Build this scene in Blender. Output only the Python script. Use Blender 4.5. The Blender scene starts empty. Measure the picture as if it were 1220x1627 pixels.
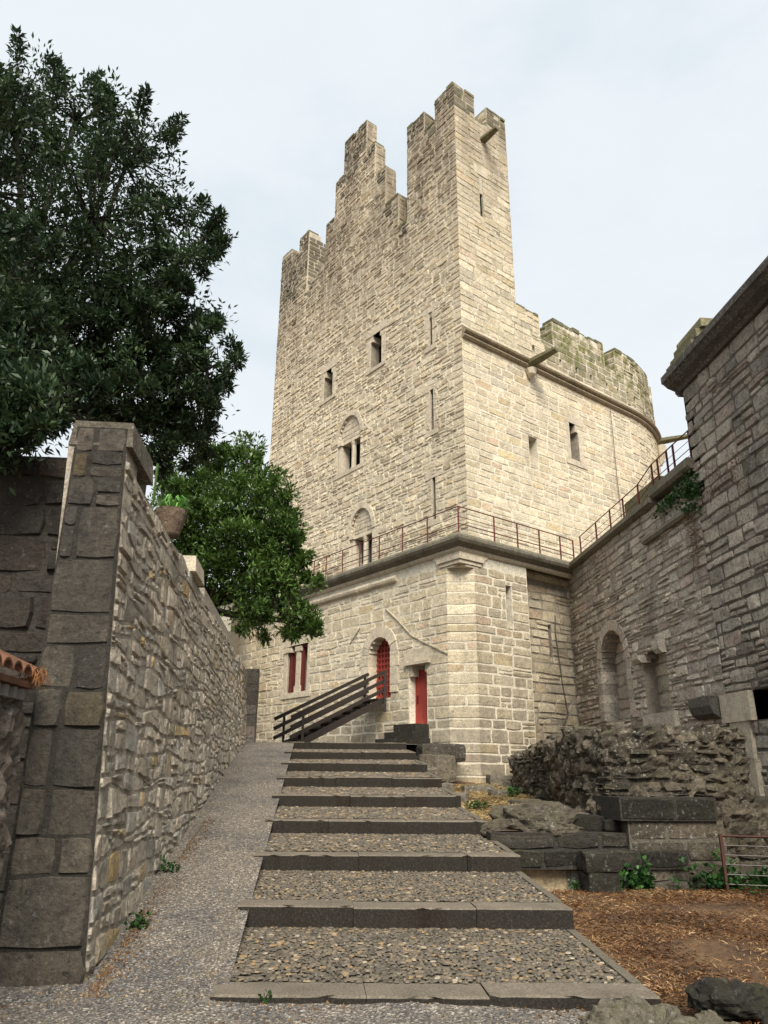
import bpy, math, random
import numpy as np
from mathutils import Vector, Matrix, noise
D = bpy.data
scene = bpy.context.scene
COL = scene.collection
R = math.radians
rnd = random.Random(7)
# ------------------------------------------------------------------ camera, sky, sun, exposure
cam_d = D.cameras.new('camera'); cam = D.objects.new('camera', cam_d); COL.objects.link(cam)
cam_d.sensor_fit = 'VERTICAL'; cam_d.sensor_height = 24.0; cam_d.lens = 24.0*1180/1627
cam_d.clip_start = 0.05; cam_d.clip_end = 5000
cam.matrix_world = (Matrix.Translation((0, 0, 1.62)) @ Matrix.Rotation(R(-4.878), 4, 'Z')
                    @ Matrix.Rotation(R(90+19.441), 4, 'X') @ Matrix.Rotation(R(0.439), 4, 'Z'))
scene.camera = cam
SUN_EL, SUN_AZ = 47.0, 179.0      # azimuth clockwise from +Y: behind the viewer, a little to the right
w = D.worlds.new('World'); scene.world = w; w.use_nodes = True
nt = w.node_tree; nt.nodes.clear()
N = nt.nodes.new; L = nt.links.new
sky = N('ShaderNodeTexSky'); sky.sky_type = 'NISHITA'; sky.sun_disc = False
sky.sun_elevation = R(SUN_EL); sky.sun_rotation = R(SUN_AZ); sky.dust_density = 4
sc_ = N('ShaderNodeVectorMath'); sc_.operation = 'SCALE'; sc_.inputs['Scale'].default_value = 0.1
L(sky.outputs[0], sc_.inputs[0])
tc = N('ShaderNodeTexCoord'); mp = N('ShaderNodeMapping'); mp.inputs['Scale'].default_value = (1, 1, 2.2)
L(tc.outputs['Generated'], mp.inputs[0])
nz = N('ShaderNodeTexNoise'); nz.inputs['Scale'].default_value = 3.2; nz.inputs['Detail'].default_value = 6; nz.inputs['Roughness'].default_value = .55
L(mp.outputs[0], nz.inputs['Vector'])
cr = N('ShaderNodeValToRGB'); e = cr.color_ramp.elements
e[0].position = .3; e[0].color = (.61, .675, .725, 1); e[1].position = .68; e[1].color = (.725, .765, .795, 1)
m_ = cr.color_ramp.elements.new(.45); m_.color = (.69, .74, .775, 1)
L(nz.outputs[0], cr.inputs[0])
mx = N('ShaderNodeMix'); mx.data_type = 'RGBA'; mx.inputs[0].default_value = .93
L(sc_.outputs[0], mx.inputs[6]); L(cr.outputs[0], mx.inputs[7])
bg = N('ShaderNodeBackground'); bg.inputs[1].default_value = 1.0
L(mx.outputs[2], bg.inputs[0]); wo = N('ShaderNodeOutputWorld'); L(bg.outputs[0], wo.inputs[0])
sd = D.lights.new('sun', 'SUN'); sd.energy = 4.4; sd.angle = R(30); sd.color = (1, .93, .82)
sun = D.objects.new('sun', sd); COL.objects.link(sun)
az, el = R(SUN_AZ), R(SUN_EL)
sdir = Vector((math.sin(az)*math.cos(el), math.cos(az)*math.cos(el), math.sin(el)))
sun.rotation_euler = sdir.to_track_quat('Z', 'Y').to_euler()
vs = scene.view_settings; vs.view_transform = 'Standard'; vs.look = 'None'; vs.gamma = 1; vs.use_curve_mapping = False
vs.exposure = 0.36
scene.cycles.max_bounces = 5; scene.cycles.diffuse_bounces = 3

# ------------------------------------------------------------------ materials
def sock(n, k): return n.inputs[k]
class MatB:
    def __init__(s, name):
        s.m = D.materials.new(name); s.m.use_nodes = True; s.t = s.m.node_tree
        s.b = s.t.nodes['Principled BSDF']; s.pos = s.n('ShaderNodeNewGeometry').outputs['Position']
    def n(s, k): return s.t.nodes.new(k)
    def l(s, a, b): s.t.links.new(a, b)
    def noise(s, scale, detail=4, rough=.55, stretch=None):
        n = s.n('ShaderNodeTexNoise'); n.inputs['Scale'].default_value = scale; n.inputs['Detail'].default_value = detail
        n.inputs['Roughness'].default_value = rough
        v = s.pos
        if stretch:
            mp = s.n('ShaderNodeMapping'); mp.inputs['Scale'].default_value = stretch; s.l(v, mp.inputs[0]); v = mp.outputs[0]
        s.l(v, n.inputs['Vector']); return n.outputs[0]
    def voro(s, scale, out='Distance', rand=1):
        n = s.n('ShaderNodeTexVoronoi'); n.inputs['Scale'].default_value = scale; s.l(s.pos, n.inputs['Vector']); return n.outputs[out]
    def rng(s, v, a, b, c=0, d=1):
        n = s.n('ShaderNodeMapRange'); s.l(v, n.inputs[0])
        for i, x in enumerate((a, b, c, d)): n.inputs[i+1].default_value = x
        return n.outputs[0]
    def ramp(s, v, stops):
        n = s.n('ShaderNodeValToRGB'); el = n.color_ramp.elements
        while len(el) < len(stops): el.new(.5)
        for e, (p, c) in zip(el, stops): e.position = p; e.color = (*c, 1)
        s.l(v, n.inputs[0]); return n.outputs[0]
    def mix(s, f, a, b, mode='MIX'):
        n = s.n('ShaderNodeMix'); n.data_type = 'RGBA'; n.blend_type = mode
        for i, x in ((0, f), (6, a), (7, b)):
            if isinstance(x, (int, float)): n.inputs[i].default_value = x
            elif isinstance(x, tuple): n.inputs[i].default_value = (*x, 1)
            else: s.l(x, n.inputs[i])
        return n.outputs[2]
    def math(s, op, a, b=0):
        n = s.n('ShaderNodeMath'); n.operation = op
        for i, x in ((0, a), (1, b)):
            if isinstance(x, (int, float)): n.inputs[i].default_value = x
            else: s.l(x, n.inputs[i])
        return n.outputs[0]
    def attr(s, name='tint'):
        n = s.n('ShaderNodeAttribute'); n.attribute_name = name
        sp = s.n('ShaderNodeSeparateColor'); s.l(n.outputs['Color'], sp.inputs[0]); return sp.outputs
    def z(s):
        sp = s.n('ShaderNodeSeparateXYZ'); s.l(s.pos, sp.inputs[0]); return sp.outputs[2]
    def nzup(s):
        g = s.n('ShaderNodeNewGeometry'); sp = s.n('ShaderNodeSeparateXYZ'); s.l(g.outputs['Normal'], sp.inputs[0]); return sp.outputs[2]
    def bump(s, h, st=.5, dist=.02, prev=None):
        n = s.n('ShaderNodeBump'); n.inputs['Strength'].default_value = st; n.inputs['Distance'].default_value = dist
        s.l(h, n.inputs['Height'])
        if prev: s.l(prev, n.inputs['Normal'])
        return n.outputs[0]
    def done(s, col, rough=.9, nrm=None, metal=0, spec=.25):
        if isinstance(col, tuple): s.b.inputs['Base Color'].default_value = (*col, 1)
        else: s.l(col, s.b.inputs['Base Color'])
        s.b.inputs['Roughness'].default_value = rough; s.b.inputs['Metallic'].default_value = metal
        s.b.inputs['Specular IOR Level'].default_value = spec
        if nrm: s.l(nrm, s.b.inputs['Normal'])
        return s.m

def stone_mat(name, stops, dark=(.1, .09, .08), dirt=.5, lichen=0.0, bumpd=.02, top=None, moss=None, fine=30, mossz=None, base=None, mosscol=(.13, .13, .035), var=(.62, 1.3), mface=.35):
    """stops: per-stone palette; top=(z0,z1,amount): weather-blackened towards the top of the wall; mossz=(z0,z1)"""
    b = MatB(name); a = b.attr()
    c = b.ramp(a[0], stops)
    c = b.mix(1.0, c, b.ramp(a[1], [(0, (var[0],)*3), (1, (var[1],)*3)]), 'MULTIPLY')
    n1 = b.noise(7, 6, .65)
    c = b.mix(.8, c, b.ramp(n1, [(.25, (.62, .6, .58)), (.5, (1, 1, 1)), (.75, (1.22, 1.2, 1.15))]), 'MULTIPLY')
    n4 = b.noise(fine*1.6, 4, .7)
    c = b.mix(.85, c, b.ramp(n4, [(.3, (.5, .49, .48)), (.48, (1, 1, 1)), (.7, (1.4, 1.38, 1.34))]), 'MULTIPLY')
    c = b.mix(b.rng(b.noise(fine*.7, 7, .8), .36, .44, .75, 0), c, tuple(x*.8 for x in dark))
    n2 = b.noise(1.0, 8, .7, (1, 1, .35))
    f = b.rng(n2, .5, .72, 0, dirt)
    if top:
        zz = b.rng(b.z(), top[0], top[1], 0, top[2]); n3 = b.noise(.9, 8, .75, (1.6, 1.6, .22))
        f = b.math('MAXIMUM', f, b.math('MULTIPLY', zz, b.rng(n3, .33, .58)))
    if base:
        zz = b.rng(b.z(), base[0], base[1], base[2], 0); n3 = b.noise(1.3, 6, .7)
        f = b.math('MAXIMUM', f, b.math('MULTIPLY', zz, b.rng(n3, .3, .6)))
    c = b.mix(f, c, dark)
    if lichen:
        lf = b.math('MULTIPLY', b.rng(b.noise(22, 5, .75), .56, .66), lichen)
        c = b.mix(b.math('MULTIPLY', lf, b.rng(b.noise(1.7, 3), .38, .6)), c, (.5, .49, .45))
        lk = b.math('MULTIPLY', b.rng(b.noise(13, 6, .8), .57, .68), lichen)
        c = b.mix(lk, c, (.035, .032, .03))
    if moss:
        mf = b.math('MULTIPLY', b.rng(b.nzup(), .2, .8, mface, 1), b.rng(b.noise(3, 6, .7), .42, .58, 0, moss))
        if mossz: mf = b.math('MULTIPLY', mf, b.rng(b.z(), mossz[0], mossz[1]))
        c = b.mix(mf, c, mosscol)
    bm = b.bump(b.noise(fine, 8, .8), 1.0, bumpd*1.5)
    bm = b.bump(b.noise(fine*.28, 6, .65), .8, bumpd*2.2, bm)
    return b.done(c, .92, bm)

TP = [(0, (.62, .545, .40)), (.3, (.58, .50, .355)), (.55, (.66, .585, .44)), (.72, (.56, .475, .34)), (.86, (.53, .475, .37)), (.95, (.60, .495, .31)), (1, (.56, .44, .33))]
DP = [(0, (.42, .38, .32)), (.35, (.35, .31, .26)), (.6, (.48, .43, .36)), (.8, (.30, .275, .24)), (1, (.41, .32, .27))]
GP = [(0, (.58, .515, .41)), (.3, (.50, .44, .36)), (.55, (.63, .56, .455)), (.78, (.44, .405, .345)), (.9, (.47, .455, .41)), (.965, (.50, .41, .27)), (1, (.62, .45, .2))]
KP = [(0, (.02, .0185, .016)), (.5, (.03, .027, .023)), (.85, (.055, .048, .04)), (1, (.022, .02, .018))]
M_UP = stone_mat('pale_sandstone_upper', TP, (.23, .185, .13), .6, .0, .02, top=(14.5, 20.5, .95), fine=16, moss=.5, mossz=(23, 26), var=(.78, 1.18))
M_UR = stone_mat('pale_sandstone_side', TP, (.24, .19, .14), .4, .0, .015, top=(17, 23.5, .8), fine=18, var=(.78, 1.18))
M_URM = stone_mat('mossy_sandstone_parapet', [(p, tuple(x*.72 for x in c)) for p, c in TP], (.11, .10, .065), .7, .1, .015, fine=18, moss=1.0, mossz=(14.2, 15.4), mosscol=(.135, .14, .035), mface=.95)
M_BS = stone_mat('pale_sandstone_base', TP, (.19, .17, .14), .4, .12, .018, fine=18, base=(2.2, 4.2, .75), var=(.78, 1.18))
M_BR = stone_mat('sandstone_shaded_base', [(p, tuple(x*.8 for x in c)) for p, c in TP], (.12, .11, .095), .6, .2, .018, fine=18, base=(1.6, 4.5, .7), var=(.78, 1.18))  # shade painted in: base sandstone palette darkened for the right faces
M_MORT = stone_mat('pale_lime_mortar', [(0, (.66, .6, .47)), (1, (.66, .6, .47))], (.3, .26, .2), .5, fine=22, top=(15, 22, .9), bumpd=.012)
M_MORTW = stone_mat('white_lime_mortar', [(0, (.70, .65, .53)), (1, (.70, .65, .53))], (.30, .26, .2), .5, fine=22, top=(16, 22, .8), bumpd=.01, moss=.9, mossz=(14.0, 14.8), mosscol=(.13, .13, .05), mface=.8)
M_UPD = stone_mat('weathered_top_stone', [(0, (.22, .185, .135)), (.5, (.15, .13, .10)), (1, (.29, .24, .17))], (.07, .064, .045), .7, .2, .02, fine=16, moss=.7, mosscol=(.12, .11, .04))
M_MORT_D = stone_mat('old_mortar', [(0, (.33, .29, .235)), (1, (.33, .29, .235))], (.11, .1, .085), .7, .2, fine=24)
M_MORT_G = stone_mat('grey_brown_mortar', [(0, (.48, .43, .35)), (1, (.48, .43, .35))], (.17, .15, .125), .5, .1, fine=24)
M_MORT_P = stone_mat('black_joint', [(0, (.055, .05, .042)), (1, (.055, .05, .042))], (.03, .03, .025), .6, .1, fine=24)
M_MORT_K = stone_mat('dark_mortar', [(0, (.15, .135, .11)), (1, (.15, .135, .11))], (.04, .04, .035), .7, .2, fine=24)
M_GW = stone_mat('rubble_stone_warm', GP, (.15, .135, .115), .5, .2, .022, fine=20, var=(.7, 1.25))
M_RW = stone_mat('lichened_grey_stone', [(p, tuple(x*1.1 for x in c)) for p, c in DP], (.06, .056, .05), .95, 1.0, .03, fine=14, moss=.25)
M_CW = stone_mat('curtain_grey_stone', [(p, tuple(x*1.2 for x in c)) for p, c in DP], (.09, .08, .068), .75, .95, .025, fine=16)
M_PIER = stone_mat('damp_shaded_block', [(0, (.115, .10, .08)), (.4, (.075, .067, .055)), (.7, (.135, .115, .09)), (.975, (.09, .08, .066)), (1, (.22, .16, .07))], (.03, .03, .028), .8, .2, .02, fine=20)  # damp stone, darkened further to paint in the shade on the wall end
M_PIERD = stone_mat('dark_old_stone', [(0, (.055, .048, .04)), (.5, (.036, .032, .028)), (1, (.065, .052, .042))], (.02, .018, .016), .8, .2, .02, fine=20)  # near-black palette with random blotches for the far left wall
M_DK = stone_mat('wet_dark_block', KP, (.02, .02, .018), .6, .25, .02, fine=18, moss=.15)
M_DRESS = stone_mat('dressed_sandstone', [(0, (.52, .46, .36)), (1, (.60, .53, .41))], (.2, .17, .13), .35, fine=26, bumpd=.008)
M_CORN = stone_mat('blackened_cornice_stone', [(0, (.16, .145, .115)), (1, (.22, .195, .15))], (.045, .045, .035), .8, .2, fine=20, bumpd=.015, moss=.5, mosscol=(.1, .1, .04))
M_EAVE = stone_mat('dark_eave_stone', [(0, (.09, .083, .072)), (1, (.12, .11, .095))], (.035, .033, .03), .7, .8, fine=14, bumpd=.02)
M_STR = stone_mat('stained_string_course', [(0, (.30, .24, .175)), (1, (.36, .29, .21))], (.10, .085, .06), .7, fine=16, moss=.7, mosscol=(.22, .22, .09))
M_MOSSY = stone_mat('mossy_stone', [(0, (.15, .14, .085)), (1, (.21, .19, .12))], (.05, .05, .03), .6, .1, fine=14, moss=.9, mosscol=(.11, .115, .03))
M_ROCK = stone_mat('foreground_rock', [(0, (.17, .15, .12)), (1, (.24, .21, .165))], (.045, .043, .035), .9, 1.0, .03, fine=18, moss=.3)
M_RUB = stone_mat('rubble_core', [(0, (.13, .11, .085)), (.4, (.075, .065, .052)), (.7, (.20, .17, .13)), (1, (.10, .078, .058))], (.025, .023, .02), .9, .9, .03, fine=16, moss=.2)

def simple(name, col, rough=.8, bscale=None, bst=.3, dist=.01, metal=0, var=.25, spec=.3):
    b = MatB(name)
    c = b.mix(1.0, col, b.ramp(b.noise(6, 5, .7), [(.3, (1-var,)*3), (.7, (1+var,)*3)]), 'MULTIPLY')
    nm = b.bump(b.noise(bscale, 5, .7), bst, dist) if bscale else None
    return b.done(c, rough, nm, metal, spec)
M_BLACK = simple('dark_interior', (.006, .006, .006), 1, spec=0)
M_GLASS = simple('window_glass', (.03, .04, .045), .08, spec=.6)
M_CURT = simple('pale_blue_shutter', (.22, .27, .28), .6)
M_IRON = simple('rusty_red_iron', (.10, .018, .015), .55, 40, .3, .004, .2)
M_RUST = simple('brown_rust', (.07, .03, .022), .8, 40, .3, .004)
M_WIRE = simple('grey_wire', (.16, .14, .13), .5, metal=.5)
M_SLATE = simple('dark_slate', (.05, .05, .055), .7, 12, .5, .02)
M_BARK = simple('tree_bark', (.035, .03, .024), .95, 14, .8, .03)
M_TILE = simple('terracotta_tile', (.13, .062, .034), .85, 20, .5, .01, var=.5)
M_TILEO = simple('orange_dry_stem', (.2, .085, .03), .8)
M_POT = stone_mat('pebbledash_pot', [(0, (.22, .16, .11)), (1, (.25, .18, .13))], (.08, .06, .05), .5, .9, .02, fine=60)
M_PLASTER = simple('white_plaster', (.36, .33, .28), .9, 18, .5)
M_BRK = simple('grey_bracket_stone', (.2, .18, .16), .9, 18, .5)
M_SHUT = simple('weathered_shutter', (.10, .06, .055), .8, 30, .5)
def wood_mat():
    b = MatB('dark_weathered_wood'); n = b.noise(5, 6, .7, (6, 6, 40)); n2 = b.noise(3, 4)
    c = b.ramp(n, [(.3, (.018, .014, .012)), (.55, (.04, .031, .026)), (.75, (.10, .08, .065))])
    return b.done(c, .75, b.bump(n, .6, .01))
M_WOOD = wood_mat()
def red_mat():
    b = MatB('faded_red_paint'); n = b.noise(2, 6, .7, (3, 3, .8)); n2 = b.noise(26, 5, .8, (1, 1, .15))
    c = b.ramp(n, [(.3, (.22, .03, .022)), (.6, (.33, .05, .036)), (.75, (.42, .11, .08))])
    c = b.mix(b.math('MULTIPLY', b.rng(n2, .55, .68), b.rng(b.z(), 2.8, 3.6, .9, .1)), c, (.3, .2, .19))
    return b.done(c, .65, b.bump(n2, .4, .006))
M_RED = red_mat()
M_REDD = simple('dark_red_paint_and_shade', (.11, .022, .018), .7)
def leaf_mat(name, a, bcol, c2):
    b = MatB(name); t = b.attr()
    c = b.ramp(t[0], [(0, a), (.6, bcol), (1, c2)])
    b.b.inputs['Subsurface Weight'].default_value = 0
    m = b.done(c, .42, None, 0, .4)
    tr = b.n('ShaderNodeBsdfTranslucent'); b.l(c, tr.inputs[0]); ms = b.n('ShaderNodeMixShader'); ms.inputs[0].default_value = .22
    out = [n for n in b.t.nodes if n.type == 'OUTPUT_MATERIAL'][0]
    b.l(b.b.outputs[0], ms.inputs[1]); b.l(tr.outputs[0], ms.inputs[2]); b.l(ms.outputs[0], out.inputs[0])
    return m
M_LEAF1 = leaf_mat('dark_glossy_leaf', (.014, .030, .016), (.038, .068, .03), (.10, .16, .06))
M_LEAF2 = leaf_mat('bay_leaf_green', (.03, .065, .016), (.085, .155, .032), (.20, .32, .075))
M_IVY = leaf_mat('ivy_leaf', (.012, .04, .012), (.03, .09, .02), (.08, .18, .04))
M_GRASSY = leaf_mat('fresh_green_blade', (.10, .26, .05), (.2, .45, .1), (.35, .6, .2))
M_STRAW = leaf_mat('dry_straw', (.08, .04, .022), (.31, .16, .07), (.56, .38, .19))
M_STRAWL = leaf_mat('pale_dry_grass', (.2, .14, .06), (.5, .38, .18), (.7, .56, .3))
M_BROWN = leaf_mat('rusty_grass', (.07, .04, .02), (.15, .08, .035), (.24, .16, .07))
def peb_mat():
    b = MatB('river_pebble'); a = b.attr()
    c = b.ramp(a[0], [(0, (.07, .06, .046)), (.3, (.12, .10, .075)), (.5, (.155, .127, .09)), (.68, (.088, .08, .07)), (.84, (.19, .155, .105)), (.94, (.26, .17, .08)), (1, (.36, .32, .25))])
    c = b.mix(.7, c, b.ramp(b.noise(60, 4, .7), [(.3, (.7, .7, .7)), (.7, (1.25, 1.25, 1.25))]), 'MULTIPLY')
    return b.done(c, .55, b.bump(b.noise(150, 3), .2, .003), spec=.35)
M_PEB = peb_mat()
def ground_mats():
    b = MatB('cobble_bed'); c = b.ramp(b.noise(40, 5, .7), [(.3, (.075, .066, .052)), (.7, (.17, .15, .115))])
    bed = b.done(c, .9, b.bump(b.noise(90, 4), .6, .01))
    b = MatB('kerb_top'); n = b.noise(70, 5, .75)
    c = b.ramp(n, [(.3, (.085, .073, .058)), (.5, (.155, .135, .108)), (.72, (.27, .24, .19))])
    c = b.mix(.7, c, b.ramp(b.noise(2.5, 5, .65), [(.3, (.6, .58, .55)), (.65, (1.15, 1.12, 1.08))]), 'MULTIPLY')
    kt = b.done(c, .85, b.bump(n, .7, .006))
    b = MatB('kerb_riser_shade'); n = b.noise(60, 5, .75)  # shade painted in: near-black fronts on the same stone as the kerb tops
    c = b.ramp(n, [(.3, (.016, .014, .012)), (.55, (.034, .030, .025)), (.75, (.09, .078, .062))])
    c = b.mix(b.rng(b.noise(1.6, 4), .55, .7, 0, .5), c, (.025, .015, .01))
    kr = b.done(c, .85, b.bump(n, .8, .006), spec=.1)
    b = MatB('gravel'); v = b.voro(75, 'Color'); sp = b.n('ShaderNodeSeparateColor'); b.l(v, sp.inputs[0])
    c = b.ramp(sp.outputs[0], [(0, (.07, .066, .062)), (.5, (.15, .138, .125)), (.85, (.24, .22, .19)), (1, (.48, .45, .40))])
    c = b.mix(.8, c, b.ramp(b.noise(.8, 6, .7), [(.36, (.5, .52, .58)), (.5, (.95, .91, .87)), (.64, (1.22, 1.15, 1.06))]), 'MULTIPLY')
    gv = b.done(c, .85, b.bump(b.voro(75), .9, .012))
    b = MatB('earth'); n = b.noise(2.2, 7, .7); n2 = b.noise(35, 5, .8)
    c = b.ramp(n, [(.35, (.07, .045, .032)), (.5, (.13, .082, .05)), (.62, (.19, .125, .07)), (.75, (.19, .155, .115))])
    c = b.mix(.8, c, b.ramp(n2, [(.3, (.6, .55, .5)), (.7, (1.4, 1.35, 1.3))]), 'MULTIPLY')
    ea = b.done(c, .95, b.bump(n2, .9, .03))
    return bed, kt, kr, gv, ea
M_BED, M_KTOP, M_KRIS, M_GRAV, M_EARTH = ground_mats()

# ------------------------------------------------------------------ mesh collecting
class MB:
    def __init__(s): s.v = []; s.f = []; s.m = []; s.t = []; s.mats = []; s.cur = 0; s.tint = (.5, .5, 0)
    def mat(s, m):
        if m not in s.mats: s.mats.append(m)
        s.cur = s.mats.index(m); return s
    def add(s, vs, fs, tint=None):
        o = len(s.v); s.v += [tuple(p) for p in vs]; s.t += [tint or s.tint]*len(vs)
        for f in fs: s.f.append(tuple(i+o for i in f)); s.m.append(s.cur)
    def hexa(s, p, tint=None):   # 8 points: bottom 4 ccw, top 4 ccw
        s.add(p, [(3, 2, 1, 0), (4, 5, 6, 7), (0, 1, 5, 4), (1, 2, 6, 5), (2, 3, 7, 6), (3, 0, 4, 7)], tint)
    def box(s, a, b, tint=None):
        x0, y0, z0 = a; x1, y1, z1 = b
        s.hexa([(x0, y0, z0), (x1, y0, z0), (x1, y1, z0), (x0, y1, z0), (x0, y0, z1), (x1, y0, z1), (x1, y1, z1), (x0, y1, z1)], tint)
    def beam(s, a, b, w, h, up=(0, 0, 1), tint=None):
        a, b = Vector(a), Vector(b); d = (b-a).normalized(); sd = d.cross(Vector(up))
        if sd.length < 1e-4: sd = d.cross(Vector((0, 1, 0)))
        sd.normalize(); u = sd.cross(d).normalized(); sd *= w/2; u *= h/2
        s.hexa([a-sd-u, a+sd-u, b+sd-u, b-sd-u, a-sd+u, a+sd+u, b+sd+u, b-sd+u], tint)
    def tube(s, pts, rad, n=6, tint=None, cap=True):
        pts = [Vector(p) for p in pts]; rs = rad if isinstance(rad, (list, tuple)) else [rad]*len(pts)
        vs = []; prev = None
        for i, p in enumerate(pts):
            d = (pts[min(i+1, len(pts)-1)]-pts[max(i-1, 0)]).normalized()
            x = prev if prev else (Vector((1, 0, 0)) if abs(d.x) < .9 else Vector((0, 1, 0)))
            x = (x-d*x.dot(d)).normalized(); prev = x; y = d.cross(x)
            for k in range(n): a = 2*math.pi*k/n; vs.append(p+(x*math.cos(a)+y*math.sin(a))*rs[i])
        fs = [(i*n+k, i*n+(k+1) % n, (i+1)*n+(k+1) % n, (i+1)*n+k) for i in range(len(pts)-1) for k in range(n)]
        if cap: fs += [tuple(range(n))[::-1], tuple(range((len(pts)-1)*n, len(pts)*n))]
        s.add(vs, fs, tint)
    def prism(s, base, h0, h1, tint=None):   # base: plan polygon ccw
        n = len(base); vs = [(x, y, h0) for x, y in base]+[(x, y, h1) for x, y in base]
        s.add(vs, [tuple(range(n))[::-1], tuple(range(n, 2*n))]+[(k, (k+1) % n, n+(k+1) % n, n+k) for k in range(n)], tint)
    def sweep(s, plan, prof, tint=None, close_ends=True):
        """prof: (outward, z) closed profile; plan: [(point2, mitre2)]"""
        n = len(prof); vs = []
        for p, m in plan:
            for d, z in prof: vs.append((p[0]+m[0]*d, p[1]+m[1]*d, z))
        fs = [(i*n+k, i*n+(k+1) % n, (i+1)*n+(k+1) % n, (i+1)*n+k) for i in range(len(plan)-1) for k in range(n)]
        fs += [tuple(range(n))[::-1], tuple(range((len(plan)-1)*n, len(plan)*n))]
        s.add(vs, fs, tint)
    def build(s, name, parent=None, smooth=False, recalc=False):
        me = D.meshes.new(name); me.from_pydata(s.v, [], s.f); me.update()
        for m in s.mats: me.materials.append(m)
        if s.mats: me.polygons.foreach_set('material_index', s.m)
        at = me.color_attributes.new('tint', 'FLOAT_COLOR', 'POINT')
        a = np.ones((len(s.v), 4), np.float32); a[:, :3] = np.array(s.t, np.float32); at.data.foreach_set('color', a.ravel())
        if smooth: me.polygons.foreach_set('use_smooth', [True]*len(me.polygons))
        if recalc:
            import bmesh
            bm = bmesh.new(); bm.from_mesh(me); bmesh.ops.recalc_face_normals(bm, faces=bm.faces); bm.to_mesh(me); bm.free()
        o = D.objects.new(name, me); COL.objects.link(o)
        if parent: attach(o, parent)
        return o
def root_of(o):
    M = Matrix.Identity(4)
    while o is not None: M = M @ Matrix.Translation(-Vector(o.location)) if o.type == 'EMPTY' else M; o = o.parent
    return M
def attach(o, parent):
    o.parent = parent
    if parent.type == 'EMPTY': o.matrix_parent_inverse = Matrix.Translation(-Vector(parent.location))
def thing(name, label, cat, loc, group=None):
    o = D.objects.new(name, None); COL.objects.link(o); o.location = loc; o.empty_display_size = .2
    o['label'] = label; o['category'] = cat
    if group: o['group'] = group
    return o
def tag(o, label=None, cat=None, group=None, kind=None):
    for k, v in (('label', label), ('category', cat), ('group', group), ('kind', kind)):
        if v: o[k] = v
    return o

# ------------------------------------------------------------------ masonry
class Flat:
    """straight wall frame: s along dir, z up, d outwards; m0/m1: mitre vectors at the ends s0/s1"""
    def __init__(f, O, dr, nr, s0=None, m0=None, s1=None, m1=None, batter=0, zb=0):
        f.O = np.array(O, float); f.dr = np.array(dr, float); f.nr = np.array(nr, float)
        f.s0, f.m0, f.s1, f.m1 = s0, m0, s1, m1; f.batter = batter; f.zb = zb
        f.flip = (f.dr[0]*f.nr[1]-f.dr[1]*f.nr[0]) > 0
    def P(f, s, z, d):
        n = f.nr
        if f.m0 is not None and abs(s-f.s0) < 1e-5: n = np.array(f.m0)
        elif f.m1 is not None and abs(s-f.s1) < 1e-5: n = np.array(f.m1)
        p = f.O+f.dr*s+n*(d+f.batter*(f.zb-z)); return (p[0], p[1], z)
    def ends(f, s):
        return (f.m0 is not None and abs(s-f.s0) < 1e-4) or (f.m1 is not None and abs(s-f.s1) < 1e-4)
    def cuts(f, a, b): return [a, b]
class Curve:
    def __init__(f, pts, flip=False):
        f.p = [np.array(q, float) for q in pts]; f.flip = flip; f.s = [0]
        for i in range(len(pts)-1): f.s.append(f.s[-1]+np.hypot(*(f.p[i+1]-f.p[i])))
        f.n = []
        for i in range(len(pts)):
            t = f.p[min(i+1, len(pts)-1)]-f.p[max(i-1, 0)]; t = t/np.hypot(*t)
            f.n.append(np.array([-t[1], t[0]]) if flip else np.array([t[1], -t[0]]))
        f.L = f.s[-1]
    def P(f, s, z, d):
        i = 0
        while i < len(f.s)-2 and s > f.s[i+1]: i += 1
        k = (s-f.s[i])/(f.s[i+1]-f.s[i]); a = f.p[i]+f.n[i]*d; b = f.p[i+1]+f.n[i+1]*d; p = a+(b-a)*k
        return (p[0], p[1], z)
    def ends(f, s): return False
    def cuts(f, a, b): return [a]+[q for q in f.s if a+.02 < q < b-.02]+[b]
def scan(poly, z):
    xs = []
    for i in range(len(poly)):
        (x0, z0), (x1, z1) = poly[i], poly[(i+1) % len(poly)]
        if (z0 <= z) != (z1 <= z): xs.append(x0+(x1-x0)*(z-z0)/(z1-z0))
    xs.sort(); return [(xs[i], xs[i+1]) for i in range(0, len(xs)-1, 2)]
def sub(A, B):
    for b0, b1 in B:
        o = []
        for a0, a1 in A:
            if b1 <= a0 or b0 >= a1: o.append((a0, a1)); continue
            if b0 > a0: o.append((a0, b0))
            if b1 < a1: o.append((b1, a1))
        A = o
    return A
def inter(A, B):
    o = []
    for a in A:
        for b in B:
            x0, x1 = max(a[0], b[0]), min(a[1], b[1])
            if x1 > x0+.01: o.append((x0, x1))
    return o
def rows_of(z0, z1, h, rg):
    z = z0; o = [z0]
    while z < z1-h[0]*.6:
        z += rg.uniform(*h); o.append(z)
    o[-1] = max(o[-1], z1); return o
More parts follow.
